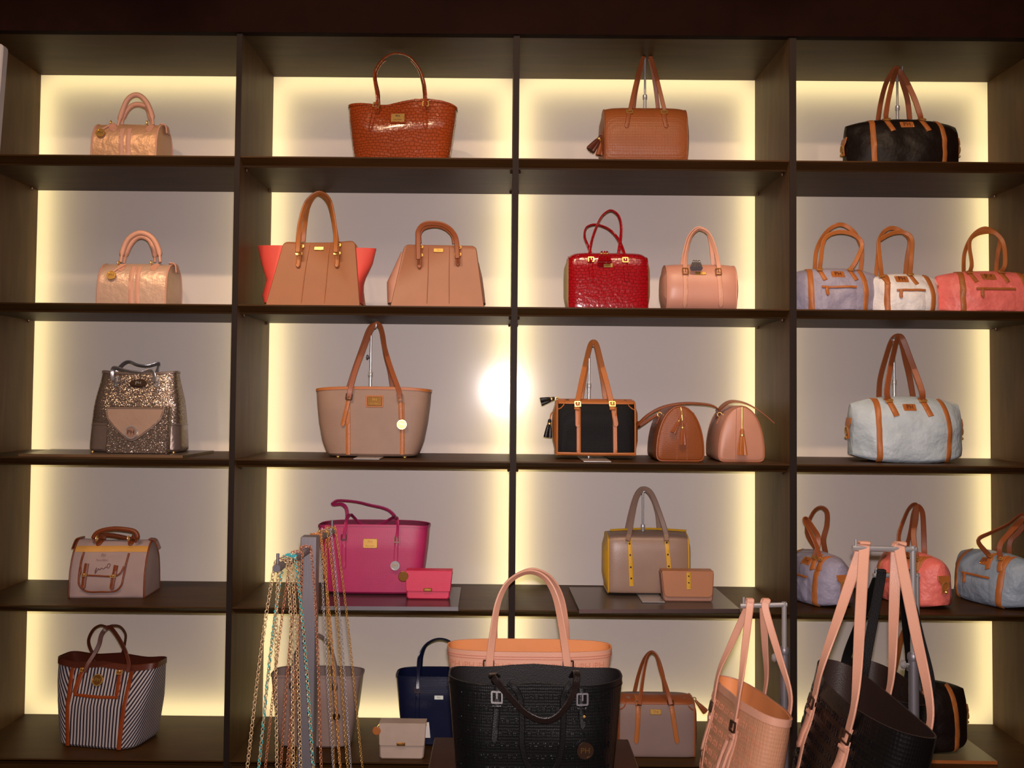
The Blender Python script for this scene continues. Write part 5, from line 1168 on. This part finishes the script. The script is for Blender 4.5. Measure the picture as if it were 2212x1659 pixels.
# black embossed tote in front
def black_tote():
    Yc = -.74; dep = .17
    b = Bag('tote_bag', 'black embossed leather tote with drooping strap at front centre on the plinth', 'handbag', 1158, 1560, PZ, Yc, dep); k = b.k()
    h = b.Q(1158, 1478).z; wt = (b.Q(1346, 1470, 0).x - b.Q(972, 1470, 0).x) / 2
    m = mat('black_pebbled_leather', (14, 13, 14), .3, kind='weave', scale=1.2, bump=.3); EM = mat('black_embossed_letter', (17, 16, 17), .22, bump=.1)
    T = big_tote('black', b, wt, wt * .84, h, dep, m, mat('black_lining', (30, 26, 26), .5), EM, n=3.4, top=lambda u: (.004 * math.cos(u * 5.5) - .003) + .002 * abs(u), rim=None, wr=.004); S = T.S
    letters(b, S, [h - .030 - .026 * i for i in range(8)], -wt * .82, wt * .84, .019, .031, EM, 'PH', ext=.0026)
    P = [Vector(p) for p in T.ring(.955, -.0008)]; tube('stitch_line', P, .0010, EM, b.o, seg=4, closed=True)
    D = lambda L: [b.inv @ W(x, y, Y) for x, y, Y in L]; yf = Yc - dep / 2
    handle('handle', D([(1075, 1462, Yc + .05), (1064, 1456, yf + .03), (1066, 1463, yf - .015), (1085, 1487, yf - .02), (1106, 1510, yf - .022), (1133, 1538, yf - .025), (1160, 1553, yf - .028), (1182, 1556, yf - .028), (1205, 1546, yf - .028), (1228, 1518, yf - .025), (1241, 1490, yf - .022), (1246, 1462, yf - .018), (1244, 1450, yf + .03), (1235, 1462, Yc + .05)]), 15 * k, BLACKSTRAP, b.o, t=.005, twist=.25, n=80)
    strapb = [(1098, 1474, yf - .006), (1112, 1486, yf - .012), (1124, 1510, yf - .012), (1128, 1560, yf - .012), (1128, 1610, yf - .012), (1141, 1655, yf - .012), (1172, 1690, yf - .014), (1202, 1655, yf - .012), (1214, 1610, yf - .012), (1217, 1550, yf - .012), (1216, 1510, yf - .012), (1224, 1488, yf - .012), (1235, 1472, yf - .006)]
    handle('handle', D(strapb), 13 * k, BLACKLEA, b.o, t=.005, twist=.2, n=80)
    for x, y, e, mm in ((1074, 1506, 1604, CHROME), (1257, 1511, 1575, STEEL)):
        bandpx(b, S, [(x + 1, y - 22), (x, y + 20), (x - 7 if x < 1100 else x + 2, e)], 15, BLACKLEA, 'strap_tail', tip1=True, t=.004)
        stick('buckle', b, S, frame_geo(25 * k, 26 * k, 3.4 * k, .004), *b.F(x, y), mm, off=.006); band('keeper_loop', b, S, [b.F(x - 10, y + 20), b.F(x, y + 20.5), b.F(x + 9, y + 20)], 7 * k, BLACKLEA, off=.005, n=8)
    stick('rivet', b, S, flat_geo(circ(3 * k, 10), .003), *b.F(1262, 1549), GOLD, off=.003)
    disc('charm', b, S, *b.F(1263, 1620), 18 * k, DARKMETAL, ring=DARKMETAL, text='PH', tm=OLDGOLD, off=.004)
black_tote()

# ---- floor stands with hanging totes
def tall_stand(label, arm_l, arm_r, Y, collar_py, th=.0075):
    a, c = W(*arm_l, Y), W(*arm_r, Y); o = empty('hanging_stand', (c.x, Y, 0), label=label, cat='stand'); zt = c.z
    v, f = lathe_geo([(.11, 0), (.11, .008), (.1, .012), (.012, .014)], 32); mesh('base_plate', v, f, STEEL, o)
    zc = W(arm_r[0], collar_py, Y).z
    tube('pole', [(0, 0, .01), (0, 0, zc)], th * 1.35, STEEL, o, n=3, seg=16); tube('upper_rod', [(0, 0, zc - .01), (0, 0, zt + th * .9)], th * .8, CHROME, o, n=3, seg=14)
    tube('arm', [(th * .8, 0, zt), (a.x - c.x, 0, a.z)], th * .8, CHROME, o, n=3, seg=14)
    tube('end_pin', [(a.x - c.x + .008, 0, a.z), (a.x - c.x + .008, 0, a.z + .02)], .003, CHROME, o, n=3, seg=8)
    v, f = lathe_geo([(th * 1.5, 0), (th * 1.6, .002), (th * 1.6, .012), (th * 1.3, .016)], 16, Matrix.Translation((0, 0, zc - .006))); mesh('collar', v, f, STEEL, o)
    v, f = lathe_geo([(.003, 0), (.003, .012), (.009, .015), (.010, .020), (.006, .025)], 14, Matrix.Translation((-.004, 0, zc - .015)) @ Matrix.Rotation(-PI / 2, 4, 'Y')); mesh('knob', v, f, CHROME, o)
    return a, c
def hanging_tote(name, label, far, near, d, h, m, lin_, mstrap, arms, Yarm, zarm, mlet=None, wbot=.86, sw=.017, letter_rows=0, charm=None, topper=None, rimm=None, buck=DARKMETAL, tails=True, attach=.42, lean=-11, flat=False):
    """far / near: world points of the rim's two short ends (mid-rim)"""
    c = (far + near) / 2; dv = near - far; L = dv.length; rz = math.atan2(dv.y, dv.x); ry = math.asin(-dv.z / L)
    b = Bag(name, label, 'handbag', 0, 0, 0, c.y, d, rz, loc=(0, 0, 0), roty=ry)
    M = Matrix.Rotation(rz, 4, 'Z') @ Matrix.Rotation(ry, 4, 'Y') @ Matrix.Rotation(math.radians(lean), 4, 'X'); loc = c - (M @ Vector((0, 0, h)))
    b.o.matrix_world = Matrix.Translation(loc) @ M; b.inv = b.o.matrix_world.inverted()
    T = Tote(h, [(0, L / 2 * wbot), (1, L / 2)], [(0, d * .62), (.6, d * .6), (1, d * .5)], 2.5, wr=.006, seed=len(label), top=topper or (lambda u: 0.0)); T.build(b, m, lin_, nz=16, rim=rimm, rimh=.014); S = T.S
    if letter_rows: letters(b, S, [h - .04 - .026 * i for i in range(letter_rows)], -L * .42, L * .43, .019, .033, mlet, 'PH', ext=.0011)
    xa = L / 2 * attach
    for (ax, side) in arms:
        w0 = b.inv @ Vector((ax, Yarm, zarm + .012))
        y0 = side * d * .5; zz = h * .93
        yS = S(xa, h * .9); P = []
        f = lambda x, dz: Vector((x, (yS if side < 0 else -yS) + side * .005, h + dz))
        if True:
            la, lb = f(-xa, -.05), f(xa, -.05)
            up_a, up_b = f(-xa * .97, .03), f(xa * .97, .03)
            da = (b.inv.to_3x3() @ Vector((0, 1, 0))) * .011
            far_over = w0 + da + Vector((0, 0, -.022)); near_over = w0 - da + Vector((0, 0, -.022))
            P = [la, up_a, up_a.lerp(far_over, .5), far_over, w0 + da * .6, w0, w0 - da * .6, near_over, near_over.lerp(up_b, .5), up_b, lb]
        Q = smooth(P, 90); xw = (b.inv.to_3x3() @ Vector((1, 0, 0))); dirs = []
        for i in range(90):
            t = i / 89; e = min(1, abs(t - .5) / .42); e = e ** 2
            sgn = 1
            bx = Vector((1, 0, 0)) * (1 if xw.x >= 0 else -1)
            dirs.append(xw if flat else (xw * (1 - e) + bx * e * 1.0).normalized())
        v, ff = ribbon_geo(Q, dirs, sw, .0045); mesh('handle', v, ff, mstrap, b.o)
        if side < 0:
            for s in (-1, 1):
                band('strap_tail', b, S, [(s * xa, h - .035), (s * xa - .004, h - .09), (s * xa - .012, h - .16)], sw * .95, mstrap, t=.004, tip1=True, off=.002)
                band('seam_strip', b, S, [(s * xa + .006, h - .06), (s * xa + .006, h * .5), (s * xa + .004, .02)], sw * .7, mstrap if m is not mstrap else lin_ if False else mstrap, t=.002)
                stick('buckle', b, S, frame_geo(sw * 1.45, .024, .0032, .004), s * xa, h - .055, buck, off=.006)
                band('keeper_loop', b, S, [(s * xa - sw * .6, h - .078), (s * xa, h - .079), (s * xa + sw * .6, h - .078)], .008, mstrap, off=.006, n=8)
    if charm:
        disc('charm', b, S, xa - .03, h - .22, .017, charm, ring=GOLD, text='PH', tm=GOLD, off=.006); band('charm_strap', b, S, [(xa - .018, h - .09), (xa - .028, h - .15), (xa - .03, h - .205)], .012, mstrap, off=.006, t=.004)
    return b, T
def fp(px, py, dist): return W(px, py, dist - 3.0)
EMB2 = MATS['blush_letter_shaded']
Y1 = -.66
a1, c1 = tall_stand('steel stand with the blush tote hanging beside the divider', (1599, 1309), (1694, 1306), Y1, 1407, .0072)
bz = W(1620, 1307, Y1).z
hanging_tote('tote_bag', 'blush embossed tote hanging open from a steel stand', fp(1568, 1462, 2.50), fp(1688, 1556, 2.13), .105, .30, mat('blush_embossed_leather', (204, 146, 112), .42, kind='weave', scale=.9, bump=.45), PEACH, BLUSH,
             [(W(1620, 1307, Y1).x, -1), (W(1655, 1307, Y1).x, 1)], Y1, bz, mlet=EMB2, letter_rows=7, charm=DARKMETAL, rimm=BLUSH)
Y2 = -.80
a2, c2 = tall_stand('tall steel stand with the black tote on blush straps', (1841, 1184), (1972, 1187), Y2, 1420, .0082)
BLK2 = mat('black_woven_leather', (15, 13, 12), .32, kind='weave', scale=.9, bump=.45)
hanging_tote('tote_bag', 'black embossed tote hanging open on long blush straps', fp(1795, 1436, 2.30), fp(1988, 1606, 1.88), .145, .32, BLK2, mat('dark_brown_lining', (50, 34, 28), .5), BLUSH,
             [(W(1867, 1185, Y2).x, -1), (W(1945, 1186, Y2).x, 1)], Y2, W(1900, 1185, Y2).z, mlet=MATS['black_embossed_letter'], letter_rows=7, sw=.023, topper=lambda u: .012 * abs(u) ** 2)
Y3 = -.45
a3, c3 = tall_stand('steel stand holding the second black tote behind the tall stand', (1886, 1243), (1981, 1244), Y3, 1430, .0072)
hanging_tote('tote_bag', 'black tote hanging on black straps half hidden behind the blush straps', fp(1868, 1424, 2.75), fp(1965, 1520, 2.36), .15, .28, BLK2, mat('dark_brown_lining', (50, 34, 28), .5), BLACKLEA,
             [(W(1902, 1243, Y3).x, -1), (W(1958, 1243, Y3).x, 1)], Y3, W(1900, 1243, Y3).z, sw=.024, flat=True)

# ---- necklace stand and chains
def necklace_stand():
    Yp = -.60; x0, x1 = W(647, 1300, Yp).x, W(682, 1300, Yp).x; xc = (x0 + x1) / 2; w = x1 - x0; zt = W(664, 1160, Yp).z
    o = empty('necklace_stand', (xc, Yp + w / 2, 0), label='square brushed steel post with front and back arms for necklaces', cat='stand')
    box('post', -w / 2, w / 2, -w / 2, w / 2, .01, zt, STEEL, o, .0015); box('base_plate', -.12, .12, -.12, .12, 0, .01, STEEL, o, .002)
    za = W(661, 1190, Yp).z; zb = za + .018
    d1 = 2.4 * (1190 - 850) / (1229 - 850); tip = W(597, 1229, d1 - 3.0)
    arm_f = [Vector((-.003, -w / 2, za)), Vector((tip.x - xc, tip.y - Yp - w / 2, za))]
    tube('arm', arm_f, .0085, STEEL, o, n=3, seg=14); e = arm_f[1]
    tube('arm_pin', [e + Vector((0, .012, 0)), e + Vector((0, .012, .03))], .0035, STEEL, o, n=3, seg=8)
    tb = W(719, 1146, -.38); arm_b = [Vector((.003, w / 2, zb)), Vector((tb.x - xc, tb.y - Yp - w / 2, zb))]
    tube('arm', arm_b, .0085, STEEL, o, n=3, seg=14); e = arm_b[1]; tube('arm_pin', [e - Vector((0, .012, 0)), e + Vector((0, -.012, .03))], .0035, STEEL, o, n=3, seg=8)
    off = Vector((xc, Yp + w / 2, 0))
    return [p + off for p in arm_f], [p + off for p in arm_b]
AF, AB = necklace_stand()
PALEG = mat('pale_gold_chain', (232, 196, 150), .22, .5, 'plain'); ROSEG = mat('rose_gold_chain', (214, 140, 104), .22, .5, 'plain'); YELG = mat('yellow_gold_chain', (226, 172, 92), .22, .5, 'plain')
SILV = mat('silver_chain', (210, 200, 200), .2, .5, 'plain'); TURQ = mat('turquoise_cord', (60, 168, 172), .6, 0, 'plain'); TANC = mat('tan_cord', (186, 116, 66), .6, 0, 'plain')
def necklace(label, arm, t, xl, xr, m, r=.0035, pitch=.0068, cord=None, yl=1659, sway=0):
    p = arm[0].lerp(arm[1], t); Y = p.y; rr = .0085 + r * 1.3
    a, c = W(xl, yl, Y - .005), W(xr, yl, Y + .005)
    def leg(q, s):
        e = p + Vector((s * rr, 0, 0)); return [e.lerp(q, .25) + Vector((s * .004, 0, 0)), e.lerp(q, .55) + Vector((s * .004, 0, 0)), q]
    low = min(a.z, c.z) - .16
    pts = [a.lerp(c, .5) * 1.0] if False else []
    U = [a + (a - p) * .16, Vector((lerp(a.x, c.x, .2), Y, low - .03)), Vector(((a.x + c.x) / 2, Y, low - .06)), Vector((lerp(a.x, c.x, .8), Y, low - .03)), c + (c - p) * .16]
    loop = [p + Vector((-rr * .75, -.001, rr * .72)), p + Vector((-rr, -.001, 0))] + leg(a, -1) + U + list(reversed(leg(c, 1))) + [p + Vector((rr, .001, 0)), p + Vector((rr * .75, .001, rr * .72)), p + Vector((0, 0, rr * 1.02)), p + Vector((-rr * .6, 0, rr * .85))]
    P = smooth(loop, 150)
    o = empty('necklace', p, label=label, cat='necklace', group='chain necklaces on the post')
    G = chain_geo([q - p for q in P], pitch, r, r * .30); ch = mesh('chain', G.v, G.f, m, o, sharp=180); ch['kind'] = 'stuff'
    if cord is not None:
        n = 420; Q = smooth(loop, n); z = []
        for i, q in enumerate(Q):
            ph = i * 2 * PI / 3.3; tg = (Q[min(i + 1, n - 1)] - Q[max(0, i - 1)]).normalized(); d = tg.cross(Vector((0, 1, 0)))
            d = d.normalized() if d.length > 1e-3 else Vector((1, 0, 0)); z.append(q - p + d * (math.sin(ph) * r * .9) + Vector((0, -math.cos(ph) * r * .9, 0)))
        tube('woven_cord', z, .0016, cord, o, seg=5)
necklace('pale gold chain necklace at the tip of the front arm', AF, .86, 534, 634, PALEG, .0042, .0082)
necklace('turquoise woven chain necklace on the front arm', AF, .60, 559, 677, PALEG, .0038, .0075, cord=TURQ)
necklace('rose gold chain necklace in the middle of the front arm', AF, .36, 573, 620, ROSEG, .0034)
necklace('reddish gold chain necklace on the front arm nearest the post', AF, .05, 606, 694, ROSEG, .0036)
necklace('second pale gold chain necklace from the tip of the front arm', AF, .74, 598, 650, PALEG, .0040, .0078)
necklace('tan woven chain necklace on the back arm nearest the post', AB, .15, 626, 735, YELG, .0034, cord=TANC)
necklace('yellow gold chain necklace in the middle of the back arm', AB, .5, 640, 751, YELG, .0034)
necklace('silver pink chain necklace on the back arm', AB, .66, 720, 758, SILV, .0030, .006)
necklace('fine yellow gold chain necklace at the tip of the back arm', AB, .9, 722, 783, YELG, .0030, .006)
